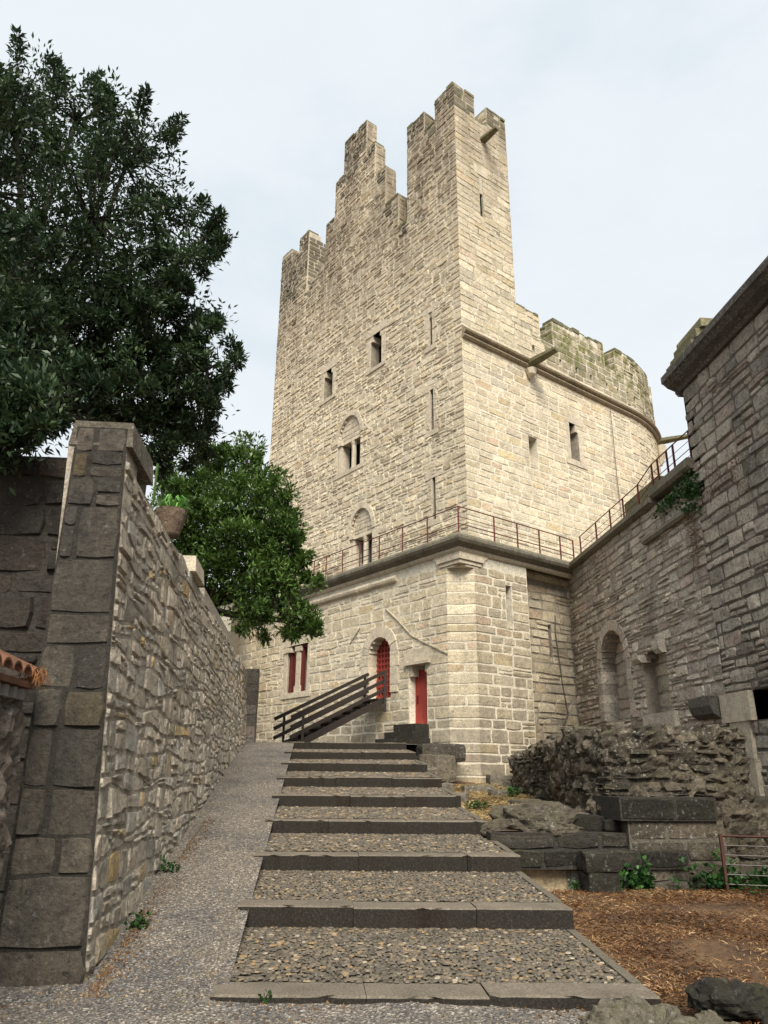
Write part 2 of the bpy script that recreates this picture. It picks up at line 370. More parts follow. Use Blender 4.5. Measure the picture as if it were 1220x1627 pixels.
def masonry(mb, fr, poly, holes, rows, lw, relief=.03, gap=.012, bevel=.02, wob=.02, jit=.012, th=.5, mat=None, mort=None,
            seed=1, split=.0, core=True, sub_h=.14, deepfn=None, tilt=1.0, missing=0.0, palette=None, matfn=None):
    rg = random.Random(seed)
    zmin = min(p[1] for p in poly); zmax = max(p[1] for p in poly)
    crit = sorted(set([round(p[1], 3) for p in poly]+[round(p[1], 3) for h in holes for p in h if True]))
    flat = set()
    for pl in [poly]+holes:
        for i in range(len(pl)):
            if abs(pl[i][1]-pl[(i+1) % len(pl)][1]) < 1e-6: flat.add(round(pl[i][1], 4))
    flat = sorted(flat)
    def ivals(z):
        A = scan(poly, z)
        for h in holes: A = sub(A, scan(h, z))
        return A
    mb.mat(mort)
    if core:
        k = 0
        bounds = sorted(set([zmin, zmax]+flat)); zs = []
        for a, b in zip(bounds[:-1], bounds[1:]):
            n = max(1, int(math.ceil((b-a)/(sub_h if fine_needed(holes, poly, a, b) else 3.0)))); zs += [(a+(b-a)*i/n, a+(b-a)*(i+1)/n) for i in range(n)]
        for a, b in zs:
            for s0, s1 in ivals((a+b)/2):
                cs = fr.cuts(s0, s1)
                t = th(((s0+s1)/2), (a+b)/2) if callable(th) else th
                e0 = .003 if fr.ends(s0) else 0; e1 = .003 if fr.ends(s1) else 0
                for c0, c1 in zip(cs[:-1], cs[1:]):
                    if c0 == s0: c0 += e0
                    if c1 == s1: c1 -= e1
                    q = [fr.P(c0, a, 0), fr.P(c1, a, 0), fr.P(c1, a, -t), fr.P(c0, a, -t), fr.P(c0, b, 0), fr.P(c1, b, 0), fr.P(c1, b, -t), fr.P(c0, b, -t)]
                    if fr.flip: q = [q[1], q[0], q[3], q[2], q[5], q[4], q[7], q[6]]
                    mb.hexa(q, (.5, .5, 0))
    mb.mat(mat)
    def wz(s, k):
        if wob == 0: return 0
        e = 1.0
        for c, m in ((fr.s0, fr.m0), (fr.s1, fr.m1)) if isinstance(fr, Flat) else ():
            if m is not None: e = min(e, abs(s-c)/.4)
        return wob*e*noise.noise((s*1.3+seed*3.1, k*7.7, seed*.7))*2
    def stone(s0, s1, zf0, zf1, k, L0=True, L1=True):
        if matfn: mb.mat(matfn((s0+s1)/2, zf0(s0)) or mat)
        c0, c1 = fr.ends(s0) and L0, fr.ends(s1) and L1
        d = relief*(.15+.85*rg.random()) if not (c0 or c1) else relief*(.3+.7*random.Random(seed2*1000+k).random())
        if deepfn: d *= deepfn((s0+s1)/2, (zf0(s0)+zf1(s0))/2)
        if rg.random() < missing and not (c0 or c1): return
        tint = (rg.random(), min(1, max(0, rg.gauss(.5, .2))), 0)
        if palette: tint = palette(tint, (s0+s1)/2, (zf0(s0)+zf1(s0))/2, rg)
        g0, g1 = (0 if c0 else gap/2), (0 if c1 else gap/2)
        w_ = s1-s0; h_ = zf1((s0+s1)/2)-zf0((s0+s1)/2)
        if w_ < .03 or h_ < .03: return
        jj = min(jit, w_*.12, h_*.12); bv = min(bevel, w_*.25, h_*.3)
        def J(): return rg.uniform(-jj, jj)
        # outline: BL, BM, BR, MR, TR, TM, TL, ML
        sl = s0+g0; sr = s1-g1; sm = (sl+sr)/2; cr_ = min(.35*bv+.3*jj, .03)
        zb = lambda s: zf0(s)+gap/2; zt = lambda s: zf1(s)-gap/2
        jl = (lambda: 0) if c0 else J; jr = (lambda: 0) if c1 else J
        ol = [(sl+(0 if c0 else cr_), zb(sl)+(0 if c0 else cr_*.6)+jj*.2), (sm+J(), zb(sm)+J()*.7), (sr-(0 if c1 else cr_), zb(sr)+(0 if c1 else cr_*.6)+jj*.2),
              (sr+jr(), (zb(sr)+zt(sr))/2), (sr-(0 if c1 else cr_), zt(sr)-(0 if c1 else cr_*.6)), (sm+J(), zt(sm)+J()*.7), (sl+(0 if c0 else cr_), zt(sl)-(0 if c0 else cr_*.6)), (sl+jl(), (zb(sl)+zt(sl))/2)]
        cz = (zb(sm)+zt(sm))/2; tx = rg.uniform(-1, 1)*relief*.35*tilt; tz = rg.uniform(-1, 1)*relief*.35*tilt
        vs = [fr.P(s, z, -.012) for s, z in ol]; inn = []
        for i, (s, z) in enumerate(ol):
            fs_ = s; 
            if i in (0, 6, 7) and not c0: fs_ = s+bv
            if i in (2, 3, 4) and not c1: fs_ = s-bv
            fz = z+(bv*.8 if i in (0, 1, 2) else -bv*.8 if i in (4, 5, 6) else 0)
            dd = d+(0 if (c0 or c1) else tx*((s-sm)/max(w_, .01))*2+tz*((z-cz)/max(h_, .01))*2)+(0 if (c0 or c1) else J()*.4)
            inn.append(fr.P(fs_, fz, max(.001, dd)))
        vs += inn+[fr.P(sm+J(), cz+J(), d+(0.25*relief*rg.random()))]
        fs = [(i, (i+1) % 8, 8+(i+1) % 8, 8+i) for i in range(8)]+[(8+i, 8+(i+1) % 8, 16) for i in range(8)]
        if fr.flip: fs = [f[::-1] for f in fs]
        mb.add(vs, fs, tint)
    seed2 = 77
    def lay(a, b, zf0, zf1, k):
        s = a; hh = zf1((a+b)/2)-zf0((a+b)/2)
        cs = []
        while s < b-1e-6:
            wd = rg.uniform(*lw)*(.75+.5*min(1.5, hh/((rows[1]-rows[0]) or .2)))
            if b-s-wd < lw[0]*.6: wd = b-s
            cs.append((s, min(b, s+wd))); s += wd
        for s0, s1 in cs:
            if rg.random() < split and hh > .12 and not (fr.ends(s0) or fr.ends(s1)):
                q = rg.uniform(.38, .62); m = (lambda zf0, zf1, q: (lambda s: zf0(s)*(1-q)+zf1(s)*q))(zf0, zf1, q)
                if rg.random() < .4 and s1-s0 > .2:
                    sx = s0+(s1-s0)*rg.uniform(.35, .65); stone(s0, sx, zf0, m, k); stone(sx, s1, zf0, m, k)
                else: stone(s0, s1, zf0, m, k)
                stone(s0, s1, m, zf1, k)
            else: stone(s0, s1, zf0, zf1, k)
    for k in range(len(rows)-1):
        z0, z1 = rows[k], rows[k+1]
        if z1 <= zmin+.02 or z0 >= zmax-.02: continue
        cut = [z0]+[c for c in flat if z0+.03 < c < z1-.03]+[z1]
        bands = []
        for a, b in zip(cut[:-1], cut[1:]):
            if b <= zmin or a >= zmax: continue
            A = inter(inter(ivals(a+.008), ivals((a+b)/2)), ivals(b-.008)); bands.append((a, b, A))
        if not bands: continue
        full = bands[0][2]
        for x in bands[1:]: full = inter(full, x[2])
        if bands[0][0] > z0+.03 or bands[-1][1] < z1-.03: full = []
        for a, b in full:
            if b-a > .05: lay(a, b, (lambda z, kk: (lambda s: z+wz(s, kk)))(z0, k), (lambda z, kk: (lambda s: z+wz(s, kk)))(z1, k+1), k)
        for a, b, A in bands:
            for s0, s1 in sub(A, full):
                if s1-s0 > .05 and b-a > .05:
                    lay(s0, s1, (lambda z, kk, w_: (lambda s: z+(wz(s, kk) if w_ else 0)))(a, k, a == z0),
                        (lambda z, kk, w_: (lambda s: z+(wz(s, kk) if w_ else 0)))(b, k+1, b == z1), k)
def fine_needed(holes, poly, a, b):
    for pl in [poly]+holes:
        for i in range(len(pl)):
            (x0, z0), (x1, z1) = pl[i], pl[(i+1) % len(pl)]
            if abs(z0-z1) > 1e-6 and abs(x0-x1) > 1e-4 and min(z0, z1) < b-1e-6 and max(z0, z1) > a+1e-6: return True
    return False
def rect(s0, s1, z0, z1): return [(s0, z0), (s1, z0), (s1, z1), (s0, z1)]
def arch(s0, s1, z0, zs, zt, n=7):
    """pointed/round arch outline, springing at zs, apex at zt"""
    c = (s0+s1)/2; h = (s1-s0)/2; o = [(s0, z0), (s1, z0), (s1, zs)]
    for i in range(1, n): a = math.pi*i/n; o.append((c+h*math.cos(a), zs+(zt-zs)*math.sin(a)))
    o.append((s0, zs)); return o
def fbox(mb, fr, s0, s1, z0, z1, d0, d1, tint=None):
    q = [fr.P(s0, z0, d1), fr.P(s1, z0, d1), fr.P(s1, z0, d0), fr.P(s0, z0, d0), fr.P(s0, z1, d1), fr.P(s1, z1, d1), fr.P(s1, z1, d0), fr.P(s0, z1, d0)]
    if fr.flip: q = [q[1], q[0], q[3], q[2], q[5], q[4], q[7], q[6]]
    mb.hexa(q, tint)
def voussoirs(mb, fr, s0, s1, zs, zt, w, d0, d1, n=9, rg=rnd, legs=0, gap=.006):
    lp = .005
    c = (s0+s1)/2; h = (s1-s0)/2; v = zt-zs
    def pt(a, r): return (c+(h+r)*math.cos(a), zs+(v+r)*math.sin(a))
    for i in range(n):
        a0 = math.pi*i/n+gap; a1 = math.pi*(i+1)/n-gap; dj = rg.uniform(0, .012)
        am = (a0+a1)/2; tint = (rg.random(), rg.uniform(.35, .7), 0); o = []
        for a, r in ((a0, 0), (am, 0), (a1, 0), (a1, w), (am, w*rg.uniform(.95, 1.05)), (a0, w)): o.append(pt(a, r))
        vs = [fr.P(s, z, d1+dj) for s, z in o]+[fr.P(s, z, d0) for s, z in o]
        fs = [(0, 1, 4, 5), (1, 2, 3, 4)]+[((k+1) % 6, k, k+6, (k+1) % 6+6) for k in range(6)]
        # orientation fixed by recalculation of the whole part
        mb.add(vs, fs, tint)
    if legs:
        for sa, sb in ((s0-w, s0), (s1, s1+w)):
            z = zs-legs
            while z < zs-.02:
                hh = min(rg.uniform(.2, .32), zs-z); ex = rg.uniform(0, .08)
                a, b = (sa-ex, sb+lp) if sb <= s0+.001 else (sa-lp, sb+ex)
                fbox(mb, fr, a, b, z+.004, z+hh-.004, d0, d1+rg.uniform(0, .008), (rg.random(), rg.uniform(.35, .7), 0)); z += hh

# ------------------------------------------------------------------ the tower
a33 = R(33)
dL = np.array([-math.sin(a33), math.cos(a33)]); dR = np.array([math.cos(a33), math.sin(a33)])
C = np.array([3.46, 17.9]); CU = np.array([3.88, 18.8])
tower = thing('castle_tower', 'tall pale stone castle tower with battlements, arrow slits and red doors', 'tower', (C[0], C[1], 1.2))
rgU = random.Random(3)
rowsU = rows_of(7.0, 26.6, (.12, .25), rgU)
mU = tuple(-(dL+dR))
FUL = Flat(CU, dL, -dR, s0=0, m0=mU); FUR = Flat(CU, dR, -dL, s0=0, m0=mU)
polyUL = [(0, 7.0), (11.35, 7.0), (11.35, 23.69), (10.5, 23.69), (10.5, 23.15), (9.87, 23.15), (9.87, 23.72), (9.09, 23.72), (9.09, 20.75), (7.75, 21.25),
          (7.75, 23.1), (7.13, 23.1), (7.13, 24.81), (6.55, 24.81), (6.55, 26.5), (5.0, 26.5), (5.0, 24.88), (4.42, 24.88), (4.42, 23.15), (3.74, 23.15),
          (3.74, 21.35), (2.98, 21.35), (2.98, 19.83), (2.5, 19.83), (2.5, 23.92), (1.53, 23.92), (1.53, 23.03), (.98, 23.03), (.98, 23.92), (0, 23.92)]
holesUL = [rect(3.88, 4.5, 14.8, 16.12), rect(6.85, 7.43, 14.8, 16.02), rect(1.29, 1.43, 14.23, 15.45), rect(1.29, 1.43, 11.32, 12.7), rect(1.26, 1.4, 8.49, 9.8),
           arch(5.02, 6.35, 11.45, 12.65, 13.5), arch(4.28, 5.5, 7.85, 9.0, 9.83)]
def thUL(s, z):
    if z < 18: return .8
    if s < 2.5: return .55 if z > 23.03 else 2.4
    if s > 8.9: return 1.45 if z < 23.1 else .6
    return .5
def mfUL(s, z):
    A = [b for b in (scan([(q[1], q[0]) for q in polyUL], s) or [(0, 30)])]
    top_ = max(b for a, b in A)
    return M_UPD if z > top_-(.75 if s < 2.5 else 1.9 if 5 < s < 6.6 else 2.4 if s > 8.9 else .5)+.9*noise.noise((s*1.8, z*.4, 2)) else M_UP
mb = MB()
masonry(mb, FUL, polyUL, holesUL, rowsU, (.14, .40), .03, .022, .018, .026, .024, thUL, M_UP, M_MORT, seed=11, split=.25, matfn=mfUL)
mb.build('upper_wall', tower)
polyUR = [(0, 7.0), (8.3, 7.0), (8.3, 16.45), (7.82, 16.45), (7.82, 15.55), (7.16, 15.55), (7.16, 16.42), (4.32, 16.25), (4.32, 15.28), (3.64, 15.28), (3.64, 16.12),
          (2.52, 16.12), (2.52, 23.83), (1.56, 23.92), (1.56, 22.98), (.96, 22.98), (.96, 23.92), (0, 23.92)]
drn = [1.95, 3.2, 4.55, 5.4, 6.2, 7.1, 7.75]
holesUR = [rect(1.04, 1.18, 18.9, 20.6), rect(2.72, 3.12, 10.57, 11.48), rect(4.77, 5.2, 11.25, 12.56)]+[rect(q, q+.12, 14.62, 14.86) for q in drn[1:]]
def thUR(s, z):
    if z > 22.98: return .55
    if z > 15.3: return 2.3 if s < 2.5 else .55
    return .7
mb = MB()
rowsR = rows_of(7.0, 24.2, (.19, .29), random.Random(4))
masonry(mb, FUR, polyUR, holesUR, rowsR, (.26, .6), .014, .034, .010, .008, .012, thUR, M_UR, M_MORTW, seed=12, split=.06, matfn=lambda s, z: (M_URM if z > 14.2 and s > 3.6 else M_UPD if z > 22.9-.5*noise.noise((s*2, 0, 1)) else M_UR))
J = CU+dR*8.3
RR = 6.2; cen = J+RR*dL
arcp = [cen+RR*np.array([math.cos(q), -math.sin(q)]) for q in [a33*0+math.radians(57-3.5*i) for i in range(36)]]
arcp = [cen+RR*np.array([math.sin(R(33+3.5*i)), -math.cos(R(33+3.5*i))]) for i in range(36)]
arcp[0] = J
FRN = Curve(arcp); Lr = FRN.L
tops = [(0, 7.0), (Lr, 7.0)]
tp = [(Lr, 16.45)]
x = 2.35; up = True; pr = [(0, 16.45), (2.35, 16.5)]
while x < Lr-.1:
    nx = min(Lr, x+(.75 if up else 2.9))
    z = 15.55 if up else 16.5
    pr += [(x, z), (nx, z)]; x = nx; up = not up
polyR = tops+pr[::-1]
mbr = MB()
mb2 = mb
masonry(mb2, FRN, polyR, [rect(q, q+.12, 14.62, 14.86) for q in (.5, 1.3, 2.1, 3, 4, 5)], rowsR, (.22, .5), .028, .028, .014, .012, .016, .6, M_UR, M_MORTW, seed=13, split=.2, matfn=lambda s, z: M_URM if z > 14.2 else M_UR)
mb2.build('round_wall', tower)
# inner fill so that nothing shows through: walkway level inside the parapets, and a slate roof behind the turret
mb = MB(); mb.mat(M_SLATE)
inner = [tuple(CU+dR*.6+dL*.6), tuple(J+dL*.6)]+[tuple(cen+(RR-.6)*np.array([math.sin(R(33+3.5*i)), -math.cos(R(33+3.5*i))])) for i in range(2, 36, 3)]+[tuple(CU+dL*11)]
mb.prism(inner, 14.2, 14.4)
mb.build('terrace_deck', tower)
mb = MB(); mb.mat(M_SLATE)
p = lambda s, t, z: tuple(CU+dR*s+dL*t)+(z,)
mb.add([p(2.6, .7, 17.6), p(3.65, .7, 15.3), p(3.65, 7, 15.3), p(2.6, 7, 17.6), p(2.6, .7, 15.3), p(2.6, 7, 15.3)], [(0, 1, 2, 3), (0, 4, 1), (3, 2, 5), (0, 3, 5, 4), (1, 4, 5, 2)])
mb.build('lean_to_roof', tower, recalc=True)

mb = MB(); rgx = random.Random(90)
for t_, z0, z1, w_ in ((1.53, 23.03, 23.92, .55), (2.98, 19.83, 21.35, .5), (3.74, 21.35, 23.15, .5), (4.42, 23.15, 24.88, .5), (5.0, 24.88, 26.5, .5), (9.09, 20.75, 23.72, 1.4), (10.5, 23.15, 23.69, .6)):
    masonry(mb, Flat(CU+dL*t_, dR, -dL), rect(.01, w_, z0, z1), [], rows_of(z0, z1, (.15, .27), rgx), (.2, .5), .02, .022, .014, .01, .015, .1, M_UPD if z1-z0 < 3 and (t_ < 2 or t_ > 8) else M_UP, M_MORT, seed=int(t_*10), core=False); mb.build('merlon_facing', tower); mb = MB()
for s_, z0, z1, w_, F0 in ((1.56, 22.98, 23.9, .55, CU), (4.32, 15.28, 16.23, .55, CU), (7.82, 15.55, 16.43, .55, CU)):
    masonry(mb, Flat(F0+dR*s_, dL, -dR), rect(.01, w_, z0, z1), [], rows_of(z0, z1, (.15, .27), rgx), (.2, .5), .02, .022, .014, .01, .015, .1, M_URM if z0 < 17 else M_UR, M_MORT, seed=int(s_*10), core=False); mb.build('merlon_facing', tower); mb = MB()

rgc = random.Random(17)
mb = MB(); mb.mat(M_MOSSY)
def caps(fr, s0, s1, z, dep):
    s = s0
    while s < s1-.05:
        e = min(s1, s+rgc.uniform(.22, .45)); e = s1 if s1-e < .12 else e
        fbox(mb, fr, s+.008+rgc.uniform(0, .02), e-.008, z-.03, z+rgc.uniform(.03, .12), -dep+rgc.uniform(0, .06), rgc.uniform(-.01, .035), (rgc.random(), rgc.uniform(.3, .8), 0)); s = e
for a, b, z in ((.02, .98, 23.92), (1.53, 2.5, 23.92), (2.5, 2.98, 19.83), (2.98, 3.74, 21.35), (3.74, 4.42, 23.15), (4.42, 5.0, 24.88), (5.0, 6.55, 26.5), (6.55, 7.13, 24.81), (7.13, 7.75, 23.1), (9.09, 9.87, 23.72), (10.5, 11.35, 23.69), (.98, 1.53, 23.03)):
    mb = MB(); mb.mat(M_MOSSY); caps(FUL, a, b, z, .5); mb.build('capstones', tower)
for a, b, z in ((.5, .96, 23.92), (1.56, 2.5, 23.86), (.96, 1.56, 22.98), (2.54, 3.6, 16.1), (4.34, 5.4, 16.27), (5.4, 6.3, 16.32), (6.3, 7.12, 16.38), (7.84, 8.28, 16.45), (3.64, 4.32, 15.28), (7.16, 7.82, 15.55)):
    mb = MB(); mb.mat(M_MOSSY); caps(FUR, a, b, z, .5); mb.build('capstones', tower)
mb = MB(); mb.mat(M_MOSSY); caps(FRN, .02, 2.3, 16.47, .5)
mb.build('capstones', tower)
# dark interiors, jambs and dressings
def pane(fr, s0, s1, z0, z1, depth, name='window_opening', m=M_BLACK):
    mb = MB(); mb.mat(m); e = .04 if depth > .1 else -.001; fbox(mb, fr, s0-e, s1+e, z0-e, z1+e, -depth-.06, -depth); return mb.build(name, tower)
for s0, s1, z0, z1 in ((3.88, 4.5, 14.8, 16.12), (6.85, 7.43, 14.8, 16.02)):
    w_ = pane(FUL, s0, s1, z0, z1, .36)
    mb = MB(); mb.mat(M_DRESS)
    fbox(mb, FUL, s0-.22, s0, z0, z1-.12, -.45, .02, (.3, .6, 0)); fbox(mb, FUL, s1, s1+.2, z0, z1-.1, -.45, .02, (.6, .5, 0))
    fbox(mb, FUL, s0-.3, s1+.28, z1, z1+.3, -.45, .025, (.4, .5, 0)); fbox(mb, FUL, s0-.25, s1+.25, z0-.13, z0, -.45, .05, (.5, .35, 0))
    fbox(mb, FUL, s1-.12, s1, z1-.24, z1, -.45, .012, (.5, .5, 0)); fbox(mb, FUL, s0, s0+.1, z1-.2, z1, -.45, .012, (.5, .5, 0))
    o = mb.build('window_frame'); attach(o, w_)
for s0, s1, z0, z1 in ((1.29, 1.43, 14.23, 15.45), (1.29, 1.43, 11.32, 12.7), (1.26, 1.4, 8.49, 9.8)):
    w_ = pane(FUL, s0, s1, z0, z1, .07, 'arrow_slit')
    mb = MB(); mb.mat(M_DRESS)
    fbox(mb, FUL, s0-.16, s0, z0+.02, z1-.02, -.3, .015, (.5, .45, 0)); fbox(mb, FUL, s1, s1+.2, z0+.02, z1-.02, -.3, .015, (.3, .55, 0))
    fbox(mb, FUL, s0-.3, s1+.3, z1, z1+.24, -.3, .02, (.7, .5, 0)); fbox(mb, FUL, s0-.2, s1+.22, z0-.16, z0, -.3, .04, (.5, .4, 0))
    attach(mb.build('slit_frame'), w_)
w_ = pane(FUR, 1.04, 1.18, 18.9, 20.6, .07, 'arrow_slit')
mb = MB(); mb.mat(M_DRESS); fbox(mb, FUR, .8, 1.45, 20.6, 20.95, -.2, .02, (.5, .5, 0)); attach(mb.build('slit_frame'), w_)
pane(FUR, 2.72, 3.12, 10.57, 11.48, .3, 'blocked_window', M_DRESS)
w_ = pane(FUR, 4.77, 5.2, 11.25, 12.56, .3)
mb = MB(); mb.mat(M_DRESS)
fbox(mb, FUR, 5.2, 5.42, 11.27, 12.3, -.4, .02, (.5, .6, 0)); fbox(mb, FUR, 4.6, 4.77, 11.27, 12.56, -.4, .012, (.2, .5, 0))
fbox(mb, FUR, 4.6, 5.5, 12.56, 12.86, -.4, .02, (.6, .5, 0)); fbox(mb, FUR, 4.5, 5.55, 11.05, 11.25, -.4, .03, (.6, .45, 0)); fbox(mb, FUR, 5.08, 5.2, 12.3, 12.56, -.4, .01, (.6, .5, 0))
attach(mb.build('window_frame'), w_)
def twin(fr, s0, s1, z0, zs, zt, glass, tymp=True, leg=.0):
    """twin-light window under a blind arch: two lights, centre column with capital, tympanum"""
    fw = s1-s0; root = MB(); root.mat(M_DRESS)
    voussoirs(root, fr, s0, s1, zs, zt, .17, -.12, .035, 9)
    fbox(root, fr, s0, s1, zs-.12, zs, -.42, -.05, (.5, .7, 0))
    fbox(root, fr, s0-.22, s1+.22, z0-.14, z0, -.3, .03, (.5, .4, 0))
    fbox(root, fr, s1-.16, s1, z0, zs-.12, -.42, -.03, (.5, .6, 0)); fbox(root, fr, s1-.2, s1+.02, zs-.12, zs+.03, -.42, .03, (.6, .5, 0))
    fbox(root, fr, s0-.18, s0, z0, zs, -.42, .01, (.4, .6, 0)); fbox(root, fr, s1, s1+.18, z0, zs-.12, -.42, .012, (.5, .6, 0))
    o = root.build('window_frame', tower, recalc=True)
    cmid = s0+fw*.42
    mb = MB(); mb.mat(M_DRESS)
    pt = lambda s, z, d: Vector(fr.P(s, z, d))
    mb.tube([pt(cmid, z0, -.14), pt(cmid, z0+.08, -.14), pt(cmid, z0+.1, -.14), pt(cmid, zs-.27, -.14), pt(cmid, zs-.25, -.14), pt(cmid, zs-.12, -.14)], [.12, .12, .09, .085, .1, .13], 8)
    attach(mb.build('column'), o)
    mb = MB(); mb.mat(M_DRESS)
    poly = [(s1, zs), (s0, zs)]
    for i in range(1, 9): a = math.pi*(1-i/9); poly.append(((s0+s1)/2+(fw/2)*math.cos(a), zs+(zt-zs)*math.sin(a)))
    vs = [fr.P(s, z, -.07) for s, z in poly]; mb.add(vs, [tuple(range(len(vs)))], (.5, .7, 0))
    attach(mb.build('tympanum'), o)
    mb = MB(); mb.mat(glass); fbox(mb, fr, s0-.02, s1+.02, z0-.02, zs-.1, -.45, -.38); attach(mb.build('window_pane'), o)
    return o
twin(FUL, 5.02, 6.35, 11.45, 12.65, 13.5, M_BLACK)
w2 = twin(FUL, 4.28, 5.5, 7.85, 9.0, 9.83, M_GLASS)
mb = MB(); mb.mat(M_CURT); fbox(mb, FUL, 4.9, 5.22, 7.85, 8.86, -.379, -.34); fbox(mb, FUL, 4.32, 4.5, 7.85, 8.86, -.379, -.34); attach(mb.build('shutter'), w2)
# tympanum rubble for the blind arches: small stones
for nm, (s0, s1, zs, zt) in (('arch_infill', (5.02, 6.35, 12.65, 13.5)), ('arch_infill', (4.28, 5.5, 9.0, 9.83))):
    mb = MB(); c = (s0+s1)/2; h = (s1-s0)/2
    poly = [(s0+.02, zs), (s1-.02, zs)]+[(c+h*.97*math.cos(math.pi*i/8), zs+(zt-zs)*.97*math.sin(math.pi*i/8)) for i in range(1, 8)]
    F2 = Flat(np.array(FUL.O)+FUL.nr*(-.065), FUL.dr, FUL.nr)
    masonry(mb, F2, poly, [], rows_of(zs, zt+.2, (.13, .2), rnd), (.15, .35), .02, .012, .012, .01, .01, .1, M_DRESS, M_MORT, seed=5, core=False)
    mb.build(nm, tower)

# string course on the right face and the round part
def halfround(z, h, d, base=0, n=5):
    return [(base, z-h)]+[(base+d*math.sin(math.pi*i/n/1.0) if False else base+d*math.cos(math.pi/2-math.pi*i/n), z-h*math.cos(math.pi*i/n)) for i in range(1, n)]+[(base, z+h)]
plan = [(CU+dR*.0, -dL-dR*.0)]+[(CU+dR*q, -dL) for q in (3, 6, 8)]+[(FRN.p[i], FRN.n[i]) for i in range(0, 36)]
mb = MB(); mb.mat(M_STR)
prof1 = [(-.02, 13.86), (.07, 13.87), (.12, 13.92), (.12, 13.97), (.07, 14.0), (.13, 14.01), (.19, 14.05), (.21, 14.10), (.19, 14.14), (.02, 14.30), (-.02, 14.30)]
mb.sweep(plan, prof1); mb.build('string_course', tower, recalc=True)

# base of the tower
rowsB = rows_of(.8, 7.06, (.2, .34), random.Random(8))
ch = .5
P0 = C+dL*ch; P1 = C+dR*ch; dC = (P1-P0)/np.hypot(*(P1-P0)); nC = np.array([dC[1], -dC[0]])
def mitre(n1, n2): return tuple((n1+n2)/(1+n1@n2))
mA = mitre(-dR, nC); mB = mitre(nC, -dL)
FBL = Flat(C, dL, -dR, s0=ch, m0=mA); FCH = Flat(P0, dC, nC, s0=0, m0=mA, s1=np.hypot(*(P1-P0)), m1=mB); FBR = Flat(C, dR, -dL, s0=ch, m0=mB)
holesBL = [arch(2.78, 3.78, 3.55, 4.78, 5.22), rect(1.31, 2.0, 2.8, 4.33), rect(7.0, 8.2, 4.05, 5.55)]
mb = MB()
masonry(mb, FBL, rect(ch, 12.2, .9, 7.05), holesBL, rowsB, (.25, .62), .018, .03, .014, .015, .018, .6, M_BS, M_MORTW, seed=21, split=.18)
masonry(mb, FCH, rect(0, FCH.s1, .9, 7.05), [], rowsB, (.3, .75), .018, .03, .014, .01, .015, .5, M_BS, M_MORTW, seed=22)
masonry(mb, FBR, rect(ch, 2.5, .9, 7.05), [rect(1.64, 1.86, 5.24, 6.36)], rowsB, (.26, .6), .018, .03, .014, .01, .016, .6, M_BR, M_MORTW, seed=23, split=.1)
mb.build('base_wall', tower)
FBR2 = Flat(C+dL*.38, dR, -dL)
mb = MB()
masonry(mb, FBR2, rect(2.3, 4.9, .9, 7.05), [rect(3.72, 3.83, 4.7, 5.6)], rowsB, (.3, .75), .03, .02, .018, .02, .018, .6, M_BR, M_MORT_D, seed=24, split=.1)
mb.build('recessed_wall', tower)
mb = MB(); mb.mat(M_BLACK); fbox(mb, FBR, 1.6, 1.9, 5.2, 6.4, -.3, -.22); mb.build('arrow_slit', tower)
mb = MB(); mb.mat(M_BLACK); fbox(mb, FBR2, 3.68, 3.88, 4.66, 5.64, -.3, -.2); mb.build('arrow_slit', tower)
# cornice with walkway
plan = [(C+dL*q, -dR) for q in (12.3, 8, 4)]+[(C, -(dL+dR))]+[(C+dR*q, -dL) for q in (2.4, 4.68)]
mb = MB(); mb.mat(M_CORN)
mb.sweep(plan, [(-.05, 7.08), (.12, 7.09), (.17, 7.13), (.25, 7.17), (.29, 7.24), (.29, 7.31), (.25, 7.38), (.15, 7.42), (-.05, 7.43)]); mb.mat(M_DRESS)
mb.sweep(plan, [(-.05, 6.98), (.05, 6.985), (.09, 7.03), (.10, 7.08), (-.05, 7.08)])
mb.build('cornice', tower, recalc=True)
mb = MB(); mb.mat(M_CORN)
mb.prism([tuple(C+dR*.02+dL*.02), tuple(C+dR*5.2+dL*.02), tuple(C+dR*5.2+dL*1.2), tuple(C+dR*1.2+dL*1.2), tuple(C+dR*1.2+dL*12.2), tuple(C+dR*.02+dL*12.2)], 7.06, 7.40)
mb.build('walkway', tower)
def roll(fr, s0, s1, z, r, name, m=M_DRESS):
    mb = MB(); mb.mat(m); n = max(2, int((s1-s0)/.6))
    for i in range(n):
        a = s0+(s1-s0)*i/n+.004; b = s0+(s1-s0)*(i+1)/n-.004
        rr = r*rnd.uniform(.96, 1.03); mb.tube([fr.P(a, z, .01), fr.P(a+.01, z, .01), fr.P(b-.01, z, .01), fr.P(b, z, .01)], [rr*.9, rr, rr, rr*.9], 10, (rnd.random(), rnd.uniform(.3, .7), 0))
    return mb.build(name, tower, smooth=False)
roll(FBL, 2.48, 12.0, 6.76, .11, 'roll_moulding')
roll(FBR2, 2.5, 4.6, 6.95, .13, 'roll_moulding', M_BR)
